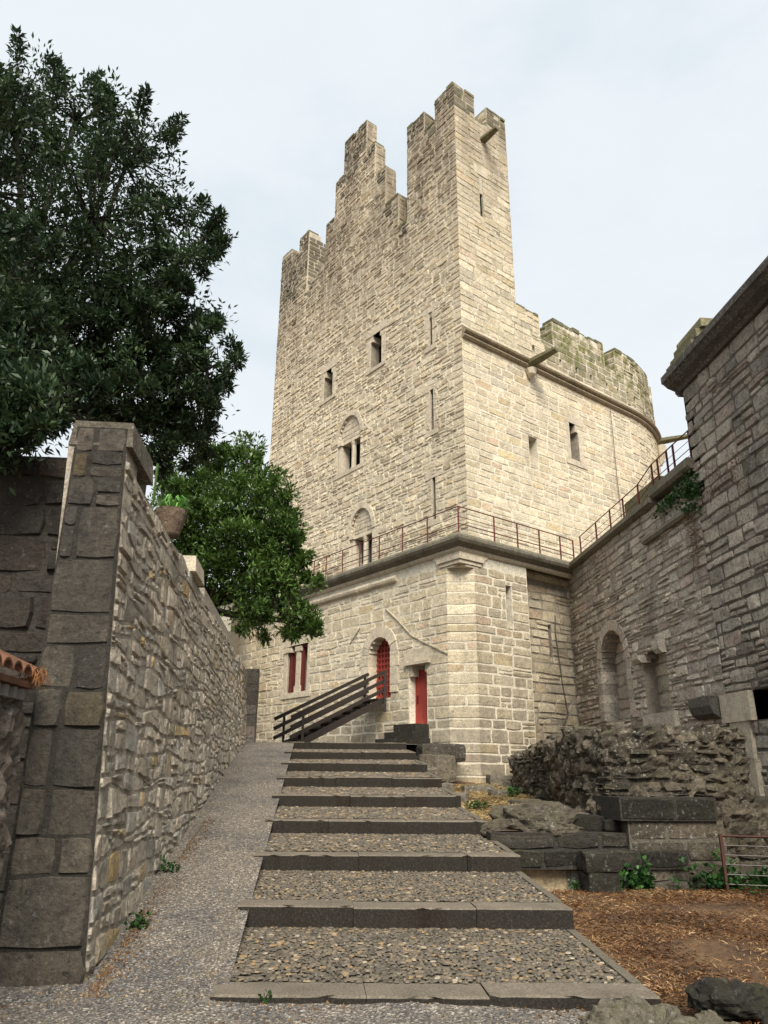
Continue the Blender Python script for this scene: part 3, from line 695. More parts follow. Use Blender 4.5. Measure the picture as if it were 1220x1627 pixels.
# corner console under the cornice
mb = MB(); mb.mat(M_DRESS)
def cpoly(e, o):   # e: reach along the faces, o: outward
    q = C-(dL+dR)*o
    return [tuple(q+dR*e), tuple(q+dR*e+dL*.4), tuple(q+dL*e+dR*.4), tuple(q+dL*e), tuple(q)]
for z0, z1, e_, o_ in ((6.62, 6.68, .66, .01), (6.68, 6.78, .78, .04), (6.78, 6.86, .88, .08), (6.86, 6.91, .93, .07), (6.91, 6.98, 1.0, .04)):
    base = [tuple(C-(dL+dR)*o_+dL*e_), tuple(C-(dL+dR)*o_), tuple(C-(dL+dR)*o_+dR*e_), tuple(C+dL*.35+dR*e_), tuple(C+dL*e_+dR*.35)]
    if z0 < 6.65:
        k = .22; q = C-(dL+dR)*o_
        base = [tuple(q+dL*e_), tuple(q+dL*k), tuple(q+dR*k), tuple(q+dR*e_), tuple(C+dL*.35+dR*e_), tuple(C+dL*e_+dR*.35)]
    mb.prism(base, z0, z1-.002, (rnd.random(), .55, 0))
mb.build('corner_console', tower, recalc=True)

# big studded red door
door = MB(); door.mat(M_REDD)  # darker red backing paints the shading inside the lattice squares
poly = arch(2.74, 3.82, 3.5, 4.78, 5.24); vs = [FBL.P(s, z, -.3) for s, z in poly]+[FBL.P(s, z, -.38) for s, z in poly]; n = len(poly)
door.add(vs, [tuple(range(n))[::-1], tuple(range(n, 2*n))]+[(i, (i+1) % n, n+(i+1) % n, n+i) for i in range(n)])
dr_ = door.build('arched_door', tower, recalc=True)
mb = MB(); mb.mat(M_RED)
for i in range(7):
    s_ = 2.84+i*.145
    zt_ = 4.78+.44*math.sqrt(max(0, 1-((s_-3.28)/.5)**2)); fbox(mb, FBL, s_-.03, s_+.03, 3.55, zt_, -.3, -.272)
for i in range(11):
    z_ = 3.62+i*.15; hw = .5 if z_ < 4.78 else .5*math.sqrt(max(.01, 1-((z_-4.78)/.44)**2)); fbox(mb, FBL, 3.28-hw, 3.28+hw, z_-.028, z_+.028, -.3, -.268)
attach(mb.build('door_lattice'), dr_)
mb = MB(); mb.mat(M_DRESS); voussoirs(mb, FBL, 2.78, 3.78, 4.78, 5.22, .3, -.29, .03, 9, legs=1.1, gap=.012); mb.build('door_arch', tower, recalc=True)
# small red door
mb = MB(); mb.mat(M_RED)
for i in range(4): fbox(mb, FBL, 1.33+i*.17, 1.33+(i+1)*.17-.006, 2.8, 4.2, -.27, -.2)
d2 = mb.build('small_red_door', tower)
mb = MB(); mb.mat(M_IRON); fbox(mb, FBL, 1.88, 1.92, 3.35, 3.55, -.2, -.17); attach(mb.build('door_handle'), d2)
mb = MB(); mb.mat(M_DRESS)
fbox(mb, FBL, 1.1, 2.2, 4.36, 4.72, -.25, .02, (.5, .5, 0)); fbox(mb, FBL, 1.14, 2.14, 4.3, 4.37, -.25, .11, (.5, .4, 0)); fbox(mb, FBL, 1.86, 2.0, 4.02, 4.3, -.26, .01, (.3, .4, 0)); fbox(mb, FBL, 1.31, 1.38, 4.1, 4.3, -.26, .0, (.3, .5, 0))
mb.build('door_lintel', tower)
# twin window near the left end, red frames
w_ = MB(); w_.mat(M_DRESS)
fbox(w_, FBL, 6.85, 7.0, 4.05, 5.5, -.4, .015, (.5, .6, 0)); fbox(w_, FBL, 8.2, 8.42, 4.05, 5.5, -.4, .02, (.4, .6, 0)); fbox(w_, FBL, 6.8, 8.5, 5.55, 5.85, -.4, .015, (.5, .6, 0))
fbox(w_, FBL, 6.75, 8.5, 3.88, 4.05, -.4, .04, (.3, .7, 0)); fbox(w_, FBL, 8.0, 8.42, 5.35, 5.5, -.4, .05, (.6, .55, 0))
w3 = w_.build('window_frame', tower)
mb = MB(); mb.mat(M_DRESS); fbox(mb, FBL, 7.48, 7.7, 4.05, 5.5, -.3, -.005, (.5, .65, 0)); fbox(mb, FBL, 7.41, 7.76, 5.35, 5.5, -.34, .02, (.6, .5, 0)); fbox(mb, FBL, 7.42, 7.75, 4.05, 4.25, -.34, .01, (.6, .6, 0)); attach(mb.build('mullion'), w3)
mb = MB(); mb.mat(M_REDD)
for a, b in ((7.0, 7.09), (7.36, 7.5), (7.7, 7.9), (8.08, 8.2)): fbox(mb, FBL, a, b, 4.05, 5.55, -.16, -.06)
fbox(mb, FBL, 7.0, 8.2, 5.46, 5.54, -.17, -.07); attach(mb.build('casement'), w3)
mb = MB(); mb.mat(M_GLASS); fbox(mb, FBL, 7.0, 8.2, 4.0, 5.6, -.42, -.33); attach(mb.build('window_pane'), w3)
# scar of an old gable roof: thin sloping drip stones
mb = MB(); mb.mat(M_DRESS)
def scar(pts, wdt, hh):
    for (s0, z0), (s1, z1) in zip(pts[:-1], pts[1:]):
        n = max(1, int(abs(s1-s0)/.3))
        for i in range(n):
            a = [s0+(s1-s0)*i/n, z0+(z1-z0)*i/n+rnd.uniform(-.02, .02)]; b = [s0+(s1-s0)*(i+1)/n, z0+(z1-z0)*(i+1)/n+rnd.uniform(-.02, .02)]
            mb.beam(FBL.P(a[0], a[1], .0), FBL.P(b[0], b[1], .0), .075, hh*rnd.uniform(.6, 1.2), tint=(rnd.random(), .2, 0))
scar([(3.0, 5.98), (2.45, 5.55), (1.9, 5.1), (1.2, 4.75), (.5, 4.45)], .06, .035); mb.build('roof_scar', tower); mb = MB(); mb.mat(M_DRESS); scar([(4.2, 5.62), (4.7, 5.22)], .06, .03)
mb.build('roof_scar', tower)
# spouts
def spout(base, d, ln, r, name, bend=0):
    mb = MB(); mb.mat(M_MOSSY); b = Vector(base); d = Vector((d[0], d[1], 0)).normalized(); u = Vector((0, 0, 1)); sd = d.cross(u)
    secs = []
    for i, (t, rr) in enumerate(((0, 1), (.35, .95), (.75, .75), (.95, .7), (1, .55))):
        c = b+d*ln*t+u*(bend*t)
        secs.append([c+sd*(-r*rr)+u*(r*.55*rr), c+sd*(-r*rr)-u*(r*.2*rr), c-u*(r*.75*rr), c+sd*(r*rr)-u*(r*.2*rr), c+sd*(r*rr)+u*(r*.55*rr), c+sd*(r*.45*rr)+u*(r*.55*rr), c+sd*(r*.3*rr)+u*(r*.1*rr), c-sd*(r*.3*rr)+u*(r*.1*rr), c-sd*(r*.45*rr)+u*(r*.55*rr)])
    vs = [q for s_ in secs for q in s_]; n = 9
    fs = [(i*n+k, i*n+(k+1) % n, (i+1)*n+(k+1) % n, (i+1)*n+k) for i in range(4) for k in range(n)]+[tuple(range(n)), tuple(range(4*n, 5*n))]
    mb.add(vs, fs); return mb.build(name, tower, recalc=True)
q = CU+dR*2.95; spout((q[0], q[1], 14.0), -dL, 1.15, .17, 'water_spout', .05)
i = 12
i = 8; q = FRN.p[i]; spout((q[0], q[1], 13.95), FRN.n[i], 1.2, .17, 'water_spout', .05)
q = CU+dR*1.3; spout((q[0], q[1], 22.2), -dL, .7, .13, 'water_spout', .0)
mb = MB(); mb.mat(M_DRESS)
q = Vector((*(CU+dR*2.92), 13.78)); mb.tube([q-Vector((*dL, 0))*.1, q-Vector((*dL, 0))*.12-Vector((0, 0, .16)), q-Vector((*dL, 0))*.05-Vector((0, 0, .3))], [.2, .15, .05], 8); mb.build('spout_corbel', tower); mb = MB(); mb.mat(M_DRESS)
q = Vector((*FRN.p[8], 13.75)); nn = Vector((*FRN.n[8], 0)); mb.tube([q+nn*.1, q+nn*.12-Vector((0, 0, .3)), q+nn*.05-Vector((0, 0, .8))], [.24, .2, .06], 8)
mb.build('spout_corbel', tower)
mb = MB(); mb.mat(M_WIRE)
mb.tube([FUR.P(7.05, 13.8, .1), FUR.P(7.1, 12.5, .07), FUR.P(7.08, 11, .07), FUR.P(7.12, 9.5, .07), FUR.P(7.1, 7.5, .07)], .012, 4); mb.build('cable', tower); mb = MB(); mb.mat(M_WIRE)
mb.tube([FBR2.P(4.0, 5.9, .05), FBR2.P(3.95, 5.4, .06), FBR2.P(4.1, 4.0, .06), FBR2.P(4.25, 3.2, .06), FBR2.P(4.0, 2.9, .06)], .014, 4)
mb.build('cable', tower)
mb = MB(); mb.mat(M_CORN)
q = C+dL*11.95; mb.tube([(q[0], q[1], 7.1), (q[0]-.6, q[1]-.35, 7.0)], [.28, .22], 9); mb.build('cornice_end', tower)

# iron railings
def railing(name, label, base, posts, zb, h, levels, group):
    """posts: list of 2D points; posts and rails each a part"""
    t = thing(name, label, 'railing', (posts[0][0], posts[0][1], zb(0)), group)
    for i, q in enumerate(posts):
        mb = MB(); mb.mat(M_IRON); z = zb(i); mb.beam((q[0], q[1], z-.02), (q[0], q[1], z+h), .035, .035, (0, 1, 0)); mb.build('post', t)
    for lv, r in levels:
        mb = MB(); mb.mat(M_IRON); mb.tube([(q[0], q[1], zb(i)+h*lv) for i, q in enumerate(posts)], r, 5); mb.build('rail', t)
    return t
pts = [C+dL*q-dR*.15 for q in (8.2, 7.4, 6.6, 5.9, 5.0, 4.1, 3.15, 2.1, 1.05)]+[C-(dL+dR)*.15]+[C+dR*q-dL*.15 for q in (1.15, 2.05, 2.95, 3.85)]+[C+dR*4.5-dL*.1]
railing('iron_railing', 'thin dark red iron railing along the tower walkway above the cornice', None, pts, lambda i: 7.40, .72,
        ((1, .016), (.62, .009), (.36, .014), (.2, .008)), 'dark red iron railings on the walkways')
XW = 7.19
yp = [19.55, 18.3, 17.3, 16.45, 15.55, 14.75, 14.45, 14.0, 13.7, 13.0, 12.6]
railing('iron_railing', 'thin dark red iron railing climbing along the grey curtain wall top', None, [np.array((XW+.06, y)) for y in yp], lambda i: 7.32 if i < 5 else 7.5, .7,
        ((1, .014), (.7, .006), (.45, .009), (.25, .006)), 'dark red iron railings on the walkways')

# ------------------------------------------------------------------ curtain wall on the right
FC = Flat((XW, 0), (0, 1), (-1, 0))
curt = thing('curtain_wall', 'weathered grey stone curtain wall with arched niches joining the tower', 'wall', (XW, 16.6, 1.2))
mb = MB()
n1 = arch(17.0, 18.6, 2.88, 4.2, 5.02); n2 = arch(15.0, 16.15, 2.88, 3.85, 4.2)
def palC(t, s, z, rg): return (t[0], min(1, t[1]+(.25 if z > 6.2 else 0)), 0)
masonry(mb, FC, rect(12.85, 20.6, .7, 7.2), [n1, n2], rows_of(.7, 7.2, (.11, .23), random.Random(31)), (.14, .42), .035, .018, .016, .014, .022, .6, M_CW, M_MORT_D, seed=31, split=.3, missing=.02)
mb.build('wall', curt)
mb = MB(); mb.mat(M_RUB)
FN = Flat((XW+.38, 0), (0, 1), (-1, 0))
masonry(mb, FN, rect(16.8, 18.8, 2.7, 5.2), [], rows_of(2.7, 5.2, (.22, .32), random.Random(32)), (.4, .8), .03, .02, .02, .02, .02, .15, M_CW, M_MORT_D, seed=32)
mb.build('niche_back', curt)
mb = MB(); FN2 = Flat((XW+.3, 0), (0, 1), (-1, 0))
masonry(mb, FN2, rect(14.9, 16.2, 2.7, 4.3), [], rows_of(2.7, 4.3, (.25, .36), random.Random(33)), (.4, .8), .03, .02, .02, .02, .02, .15, M_BR, M_MORT_D, seed=33)
mb.build('niche_back', curt)
mb = MB(); mb.mat(M_CW); voussoirs(mb, FC, 17.0, 18.6, 4.2, 5.02, .24, -.4, .035, 13, legs=1.3, gap=.015); mb.build('niche_arch', curt, recalc=True)
mb = MB(); mb.mat(M_CORN)
mb.sweep([(np.array((XW, y)), np.array((-1., 0))) for y in (20.5, 17, 14.55)], [(-.6, 7.18), (.08, 7.18), (.2, 7.22), (.2, 7.33), (-.6, 7.35)])
mb.sweep([(np.array((XW, y)), np.array((-1., 0))) for y in (14.6, 13.7, 12.8)], [(-.6, 7.3), (.1, 7.3), (.16, 7.36), (.16, 7.52), (-.6, 7.54)])
mb.build('coping', curt, recalc=True)
mb = MB(); mb.mat(M_CORN)
mb.sweep([(np.array((XW, y)), np.array((-1., 0))) for y in (15.25, 14.3, 13.25)], [(-.02, 6.46), (.1, 6.46), (.14, 6.52), (.12, 6.58), (-.02, 6.6)]); mb.build('drip_ledge', curt, recalc=True)
mb = MB(); mb.mat(M_CW)
for (y0, y1, z0, z1, d) in ((15.95, 16.35, 3.98, 4.16, .2), (14.9, 15.2, 4.05, 4.34, .2)):
    mb.sweep([(np.array((XW, y)), np.array((-1., 0))) for y in (y1, y0)], [(-.1, z0), (d*.6, z0), (d*.95, z0+.08), (d, z1-.03), (-.1, z1)])
mb.build('corbel', curt, recalc=True)
mb = MB(); mb.mat(M_CW)
for y0, y1 in ((14.7, 15.35), (15.35, 16.2)): fbox(mb, FC, y0+.01, y1-.01, 2.5, 2.86, -.3, .12, (rnd.random(), .5, 0))
mb.build('niche_sill', curt)
mb = MB(); mb.mat(M_MOSSY)
mb.box((XW+.25, 14.9, 7.3), (XW+.75, 16.8, 8.0)); mb.box((XW+.28, 16.8, 7.3), (XW+.7, 17.6, 7.62)); mb.build('mossy_parapet', curt)
mb = MB(); mb.mat(M_CW); mb.box((XW+.55, 12.6, 5.5), (XW+1.9, 20.4, 7.3)); mb.build('walkway', curt)

# ------------------------------------------------------------------ tall house on the right
house = thing('stone_house', 'tall dark grey stone building with heavy projecting eave on the right', 'building', (XW, 9, .5))
mb = MB()
op = rect(10.6, 12.02, 2.5, 2.98)
masonry(mb, FC, [(2.0, -.2), (12.88, -.2), (12.88, 9.02), (2.0, 9.02)], [op], rows_of(-.2, 9.02, (.17, .32), random.Random(41)), (.22, .6), .036, .016, .02, .012, .024, 1.5, M_RW, M_MORT_K, seed=41, split=.22)
# gable end facing the tower
FE = Flat((XW, 12.88), (1, 0), (0, 1))
masonry(mb, FE, rect(0, 6, 6.5, 9.02), [], rows_of(6.5, 9.02, (.22, .4), random.Random(42)), (.3, .8), .05, .02, .03, .03, .03, .3, M_RW, M_MORT_K, seed=42)
mb.build('wall', house)
mb = MB(); mb.mat(M_BLACK); fbox(mb, FC, 10.5, 12.1, 2.4, 3.1, -.75, -.7); mb.build('wall_opening', house)
mb = MB(); mb.mat(M_EAVE)
FEV = [(np.array((XW, y)), np.array((-1., 0))) for y in (12.98, 9, 5, 2)]
mb.sweep(FEV, [(-.5, 9.0), (.08, 9.0), (.12, 9.06), (.26, 9.12), (.34, 9.2), (.38, 9.22), (.38, 9.36), (.3, 9.42), (-.5, 9.44)])
mb.sweep([(np.array((XW, 12.88)), np.array((0., 1))), (np.array((XW+6, 12.88)), np.array((0., 1)))], [(-.5, 8.995), (.2, 9.0), (.3, 9.12), (.318, 9.355), (-.5, 9.438)])
mb.build('eave', house, recalc=True)
mb = MB(); mb.mat(M_MOSSY)
for k in range(4):
    x0 = XW-.17+k*.1; z0 = 9.44+k*.2
    for q in range(3): mb.box((x0+rnd.uniform(-.02, .02)+q*.5, 12.35-.1*k+rnd.uniform(-.04, .04), z0+.004), (x0+q*.5+.485, 13.1+rnd.uniform(-.04, .04), z0+.19), (rnd.random(), rnd.uniform(.3, 1), 0))
mb.build('gable_coping', house)
mb = MB(); mb.mat(M_SLATE)
mb.add([(XW-.2, 2, 9.45), (XW-.2, 12.2, 9.45), (XW+5, 12.2, 12.5), (XW+5, 2, 12.5)], [(0, 1, 2, 3)][::-1]); mb.add([(XW-.2, 2, 9.44), (XW-.2, 12.2, 9.44), (XW+5, 12.2, 12.45), (XW+5, 2, 12.45)], [(3, 2, 1, 0)])
mb.build('roof', house)
mb = MB(); mb.mat(M_DRESS)
fbox(mb, FC, 12.02, 12.95, 2.5, 2.98, -.4, .1, (.2, .3, 0)); fbox(mb, FC, 12.15, 12.75, 1.9, 2.5, -.2, .08, (.4, .2, 0)); fbox(mb, FC, 12.1, 12.8, 1.3, 1.89, -.2, .1, (.4, .15, 0)); mb.build('jamb_stone', house)
mb = MB(); mb.mat(M_EAVE)
mb.sweep([(np.array((XW, y)), np.array((-1., 0))) for y in (13.8, 13.0)], [(-.1, 2.62), (.08, 2.6), (.2, 2.68), (.25, 2.82), (.25, 2.98), (-.1, 3.0)]); mb.build('corbel', house, recalc=True)

# ------------------------------------------------------------------ ground
def path_z(y):
    if y < 5.1: return .27+(y-5.1)*.03
    if y < 18.1: return .27+(y-5.1)*.1545
    return 2.28+(y-18.1)*.035
def ground_z(x, y):
    base = path_z(y)-.05
    if x < 1.9: return base if x < -.6 else base-.3
    if y < 9.2: 
        k = min(1, max(0, (x-1.9)/.2)); return min(base, .40)*k+(base-.3)*(1-k) if y > 7.4 else .30+.1*min(1, max(0, (y-5.2)/2.2))
    return .3
gx = [-400, -60, -20, -6, -3, -1.5, -.6, 0, 1, 1.9]+[2.1+i*.22 for i in range(25)]+[9, 20, 60, 400]
gy = [-400, -60, -20, -5, 0, 2, 3.5]+[4+i*.3 for i in range(55)]+[22, 26, 30, 60, 400]
mb = MB(); mb.mat(M_EARTH)
vs = []
for y in gy:
    for x in gx:
        z = ground_z(x, y)+.03*noise.noise((x*1.7, y*1.7, 0))*(1 if x > 1.9 else 0)
        if abs(x) > 15 or y > 28 or y < 0: z = -.3
        vs.append((x, y, z))
nx = len(gx); fs = [(j*nx+i, j*nx+i+1, (j+1)*nx+i+1, (j+1)*nx+i) for j in range(len(gy)-1) for i in range(nx-1)]
mb.add(vs, fs); tag(mb.build('ground', smooth=True), kind='structure')
# gravel path: ramp beside the stairs and apron in front
mb = MB(); mb.mat(M_GRAV)
ys = [1+i*.15 for i in range(190)]
vs = []; cols = 22
for y in ys:
    xl = -2.6 if y < 27 else -2.6
    xr = (2.6 if y < 4.9 else 2.1 if y < 5.5 else (-.5 if y < 18.2 else max(-2.3, 3.40-.649*(y-17.9))))
    for i in range(cols+1):
        x = xl+(xr-xl)*i/cols
        vs.append((x, y, path_z(y)+.012*noise.noise((x*2.5, y*2.5, 3))+.02*noise.noise((x*.7, y*.7, 5))))
fs = [(j*(cols+1)+i, j*(cols+1)+i+1, (j+1)*(cols+1)+i+1, (j+1)*(cols+1)+i) for j in range(len(ys)-1) for i in range(cols)]
mb.add(vs, fs); tag(mb.build('gravel_path', smooth=True), kind='structure')
# ------------------------------------------------------------------ stairs
ST = [(-.59, 5.341, .345), (-.593, 6.933, .578), (-.595, 8.50, .812), (-.60, 10.0, 1.058), (-.61, 11.60, 1.30), (-.63, 13.22, 1.56), (-.645, 14.77, 1.80), (-.655, 16.33, 2.06), (-.67, 18.0, 2.295)]
ST = [(x, 5.341+1.582*i, .345+.2445*i) for i, (x, y, z) in enumerate(ST)]
SK = -.24/2.74
stairs = thing('stone_staircase', 'broad shallow cobbled staircase with shade-darkened stone risers leading to the tower', 'staircase', (.8, 5.3, .27))
def pebble(mb, c, a, b_, h, rot, tint, nrm=(0, 0, 1)):
    n = 7; co, si = math.cos(rot), math.sin(rot); vs = []
    for rr, zz in ((1, 0), (.78, .7)):
        for k in range(n):
            t = 2*math.pi*k/n+rnd.uniform(-.2, .2); x = a*rr*math.cos(t); y = b_*rr*math.sin(t); vs.append((c[0]+x*co-y*si, c[1]+x*si+y*co, c[2]+h*zz))
    vs.append((c[0], c[1], c[2]+h))
    mb.add(vs, [(k, (k+1) % n, n+(k+1) % n, n+k) for k in range(n)]+[(n+k, n+(k+1) % n, 2*n) for k in range(n)], tint)
for i, (x0, y0, z0) in enumerate(ST):
    x1 = x0+2.745; last = i == 8
    Y = lambda x, o=0: y0+SK*(x-x0)+o
    riser = .16 if i else .09
    run = 1.582 if not last else .6
    zb = z0-.30
    st = MB(); st.mat(M_BED)
    rise = .10 if not last else 0
    kd = .27 if i < 8 else .3
    # body under the cobbles
    st.hexa([(x0, Y(x0, kd), zb), (x1, Y(x1, kd), zb), (x1, Y(x1, run), zb), (x0, Y(x0, run), zb),
             (x0, Y(x0, kd), z0-.012), (x1, Y(x1, kd), z0-.012), (x1, Y(x1, run+.05), z0+rise-.012), (x0, Y(x0, run+.05), z0+rise-.012)])
    so = st.build('step', stairs)
    kb = MB(); brk = [x0]
    while brk[-1] < x1-1.4: brk.append(brk[-1]+rnd.uniform(.75, 1.15))
    brk.append(x1)
    for a, b in zip(brk[:-1], brk[1:]):
        dz = rnd.uniform(-.008, .006); dy = rnd.uniform(-.012, .012); a_ = a+.002; b_ = b-.002; e_ = .012; t = (rnd.random(), .5, 0)
        n = 16; xs = [a_+(b_-a_)*k/n for k in range(n+1)]; vs = []
        for x in xs:
            w1, w2 = (rnd.uniform(-.007, .007) if rnd.random() > .12 else rnd.uniform(.01, .028)), rnd.uniform(-.006, .005)
            vs += [(x, Y(x, dy+w1), z0-riser-.06), (x, Y(x, dy+w1), z0-e_+dz), (x, Y(x, dy+e_), z0+dz+w2), (x, Y(x, kd+.01), z0+dz+.004), (x, Y(x, kd+.01), z0-.1)]
        m = 5
        o = len(kb.v)
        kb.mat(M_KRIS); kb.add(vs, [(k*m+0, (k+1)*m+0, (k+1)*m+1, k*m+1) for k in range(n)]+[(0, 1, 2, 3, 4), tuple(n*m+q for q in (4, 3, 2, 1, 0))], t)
        kb.mat(M_KTOP); kb.add(vs, [(k*m+1, (k+1)*m+1, (k+1)*m+2, k*m+2) for k in range(n)]+[(k*m+2, (k+1)*m+2, (k+1)*m+3, k*m+3) for k in range(n)]+[(k*m+3, (k+1)*m+3, (k+1)*m+4, k*m+4) for k in range(n)], t)
    attach(kb.build('kerb_stone'), so)
    if not last:
        pb = MB(); pb.mat(M_PEB); sp = .040 if i < 2 else .048 if i < 4 else .055 if i < 5 else .07
        yy = kd+.02; j = 0
        while yy < run-.01:
            xx = x0+.01+(j % 2)*sp*.5
            while xx < x1-.08:
                cx = xx+rnd.uniform(-.3, .3)*sp; cy = yy+rnd.uniform(-.3, .3)*sp
                a = sp*rnd.choice((.36, .48, .58, .66, .78))*rnd.uniform(.85, 1.15); b = a*rnd.uniform(.5, .9)
                zz = z0+rise*(cy/run)-.0125
                if rnd.random() > .04:
                    pebble(pb, (cx, Y(cx, cy), zz), a, b, rnd.uniform(.004, .014), rnd.gauss(0.1, .8), (min(1, rnd.random()**1.25), .5, 0))
                xx += sp*rnd.uniform(.85, 1.15)
            yy += sp*.82; j += 1
        attach(pb.build('cobbles', smooth=False), so)
        eg = MB(); eg.mat(M_BED)   # smooth edging on the right
        yy = kd
        while yy < run-.05:
            y2 = min(run, yy+rnd.uniform(.35, .6)); a_, b_ = x1-.07, x1+.0
            h0, h1 = z0+rise*yy/run-.002, z0+rise*y2/run-.002
            eg.hexa([(a_, Y(a_, yy+.015), h0-.15), (b_, Y(b_, yy+.015), h0-.3), (b_, Y(b_, y2), h1-.3), (a_, Y(a_, y2), h1-.15), (a_, Y(a_, yy+.015), h0), (b_, Y(b_, yy+.015), h0), (b_, Y(b_, y2), h1), (a_, Y(a_, y2), h1)]); yy = y2
        attach(eg.build('edging_stone'), so)
# loose gravel
def scatter_bits(name, n, fx, fz, size, mat, tfn, label=None):
    mb = MB(); mb.mat(mat)
    for _ in range(n):
        x, y = fx(); z = fz(x, y); r = rnd.uniform(*size); h = r*rnd.uniform(.5, .9); a0 = rnd.uniform(0, 6.3)
        vs = [(x+r*rnd.uniform(.6, 1.2)*math.cos(a0+k*1.57), y+r*rnd.uniform(.6, 1.2)*math.sin(a0+k*1.57), z-.003) for k in range(4)]+[(x+r*rnd.uniform(-.3, .3), y+r*rnd.uniform(-.3, .3), z+h)]
        mb.add(vs, [(0, 1, 4), (1, 2, 4), (2, 3, 4), (3, 0, 4)], tfn())
    return mb.build(name)
def fgr():
    while True:
        y = 4.0+11*rnd.random()**1.8
        x = rnd.uniform(-2.0, -.55) if y > 5.3 else rnd.uniform(-2.4, 2.2)
        edge = min(abs(x+.6), abs(x+1.45)) if y > 5.3 else .3
        if rnd.random() < .35+.65*math.exp(-edge*4): return x, y
o = scatter_bits('loose_gravel', 16000, fgr, lambda x, y: path_z(y)+.012*noise.noise((x*2.5, y*2.5, 3))+.02*noise.noise((x*.7, y*.7, 5)), (.006, .014), M_PEB, lambda: (rnd.random(), .5, 0))
tag(o, kind='stuff', label='loose grey gravel scattered over the path', cat='gravel')

# ------------------------------------------------------------------ terrace with its retaining walls and ruins
def terr_z(x, y):
    z = .98+(y-9.5)*.055+.05*noise.noise((x*1.2, y*1.2, 9))+.03*noise.noise((x*4, y*4, 2))
    return z
mb = MB(); mb.mat(M_EARTH); vs = []; nxx, nyy = 30, 50
for j in range(nyy+1):
    y = 9.45+(20.5-9.45)*j/nyy
    for i in range(nxx+1):
        x = 2.1+(7.3-2.1)*i/nxx; vs.append((x, y, terr_z(x, y)))
fs = [(j*(nxx+1)+i, j*(nxx+1)+i+1, (j+1)*(nxx+1)+i+1, (j+1)*(nxx+1)+i) for j in range(nyy) for i in range(nxx)]
mb.add(vs, fs); tag(mb.build('terrace_ground', smooth=True), kind='structure')
ret = thing('retaining_wall', 'low stepped retaining wall of large dark blocks right of the stairs', 'wall', (3.4, 9.3, .4))
FRW = lambda y: Flat((0, y), (1, 0), (0, -1))
mb = MB(); masonry(mb, FRW(9.35), rect(2.05, 3.7, .3, .60), [], [.3, .60], (.6, .9), .02, .02, .02, .01, .02, .5, M_GW, M_MORT_D, seed=50)
masonry(mb, FRW(9.2), rect(2.1, 4.4, .60, .80), [], [.60, .80], (.4, .6), .03, .008, .022, .012, .02, .8, M_DK, M_MORT_P, seed=51)
masonry(mb, FRW(9.33), rect(2.08, 4.3, .80, .98), [], [.80, .98], (.42, .62), .03, .008, .022, .012, .02, .6, M_DK, M_MORT_P, seed=52)
mb.build('wall', ret)
butt = thing('ruined_buttress', 'broad ruined stone buttress with rough rubble core above squared blocks', 'ruin', (4.4, 9.7, .4))
mb = MB(); masonry(mb, Flat((0, 9.25), (1, 0), (0, -1)), rect(3.72, 4.9, .2, 1.12), [], [.2, .44, .68, .9, 1.12], (.35, .6), .02, .014, .018, .015, .015, 1.0, M_RUB, M_MORT_K, seed=53)
masonry(mb, Flat((0, 9.2), (1, 0), (0, -1)), rect(3.62, 4.82, 1.12, 1.38), [], [1.12, 1.38], (.4, .55), .02, .012, .02, .01, .01, 1.1, M_DK, M_MORT_P, seed=54)
mb.build('squared_base', butt)
# rubble walls: noisy lumps
def rubble(name, pts, zb, zt, th, parent, seed, m=M_RUB, amp=.09, st=.045):
    """pts: plan line of the visible face; finely displaced solid: stones of all sizes stuck in worn mortar"""
    cv = Curve(pts); n = int(cv.L/st); mz = int((max(zt(0), zt(cv.L))-zb)/st)
    vs = []; tt = []
    def cells(q, sc):
        ds, ps = noise.voronoi(Vector((q[0]*sc, q[1]*sc, q[2]*sc*1.6)))
        h = noise.cell_vector(ps[0]*7.3)
        return min(1, (ds[1]-ds[0])*2.6), h
    for i in range(n+1):
        s = cv.L*i/n; top = zt(s)+.09*noise.noise((s*2.2, seed, 0))+.06*noise.noise((s*9, seed, 1))
        for j in range(mz+1):
            z = zb+(top-zb)*j/mz; p3 = Vector((s, z, seed))
            d = noise.fractal(p3*2.2, .9, 2.1, 4)*amp*.7
            e, h = cells(p3, 5.0); d += (e**.5)*.05*(1+h.x)+h.y*.02
            e2, h2 = cells(p3+Vector((3, 0, 0)), 13.0); d += e2*.018*(1+h2.x)
            if j >= mz-1: d -= .04
            vs.append(cv.P(s+h.z*.01, z, d)); tt.append((abs(h.x), .15+.75*abs(h2.y)*(.4+.6*e), 0))
        for k in range(1, 5): vs.append(cv.P(s, top+.04*noise.noise((s*6, k*1.7, seed))-(.0 if k < 4 else .3), -th*k/4)); tt.append((.3, .6, 0))
        vs.append(cv.P(s, zb, -th)); tt.append((.3, .4, 0))
    m_ = mz+6
    fs = [(i*m_+k, i*m_+k+1, (i+1)*m_+k+1, (i+1)*m_+k) for i in range(n) for k in range(m_-1)]
    fs += [tuple(range(m_)), tuple(range(n*m_, (n+1)*m_))]
    b = MB(); b.mat(m); b.add(vs, fs, (.5, .5, 0)); b.t = tt
    return b.build(name, parent, recalc=True, smooth=False)
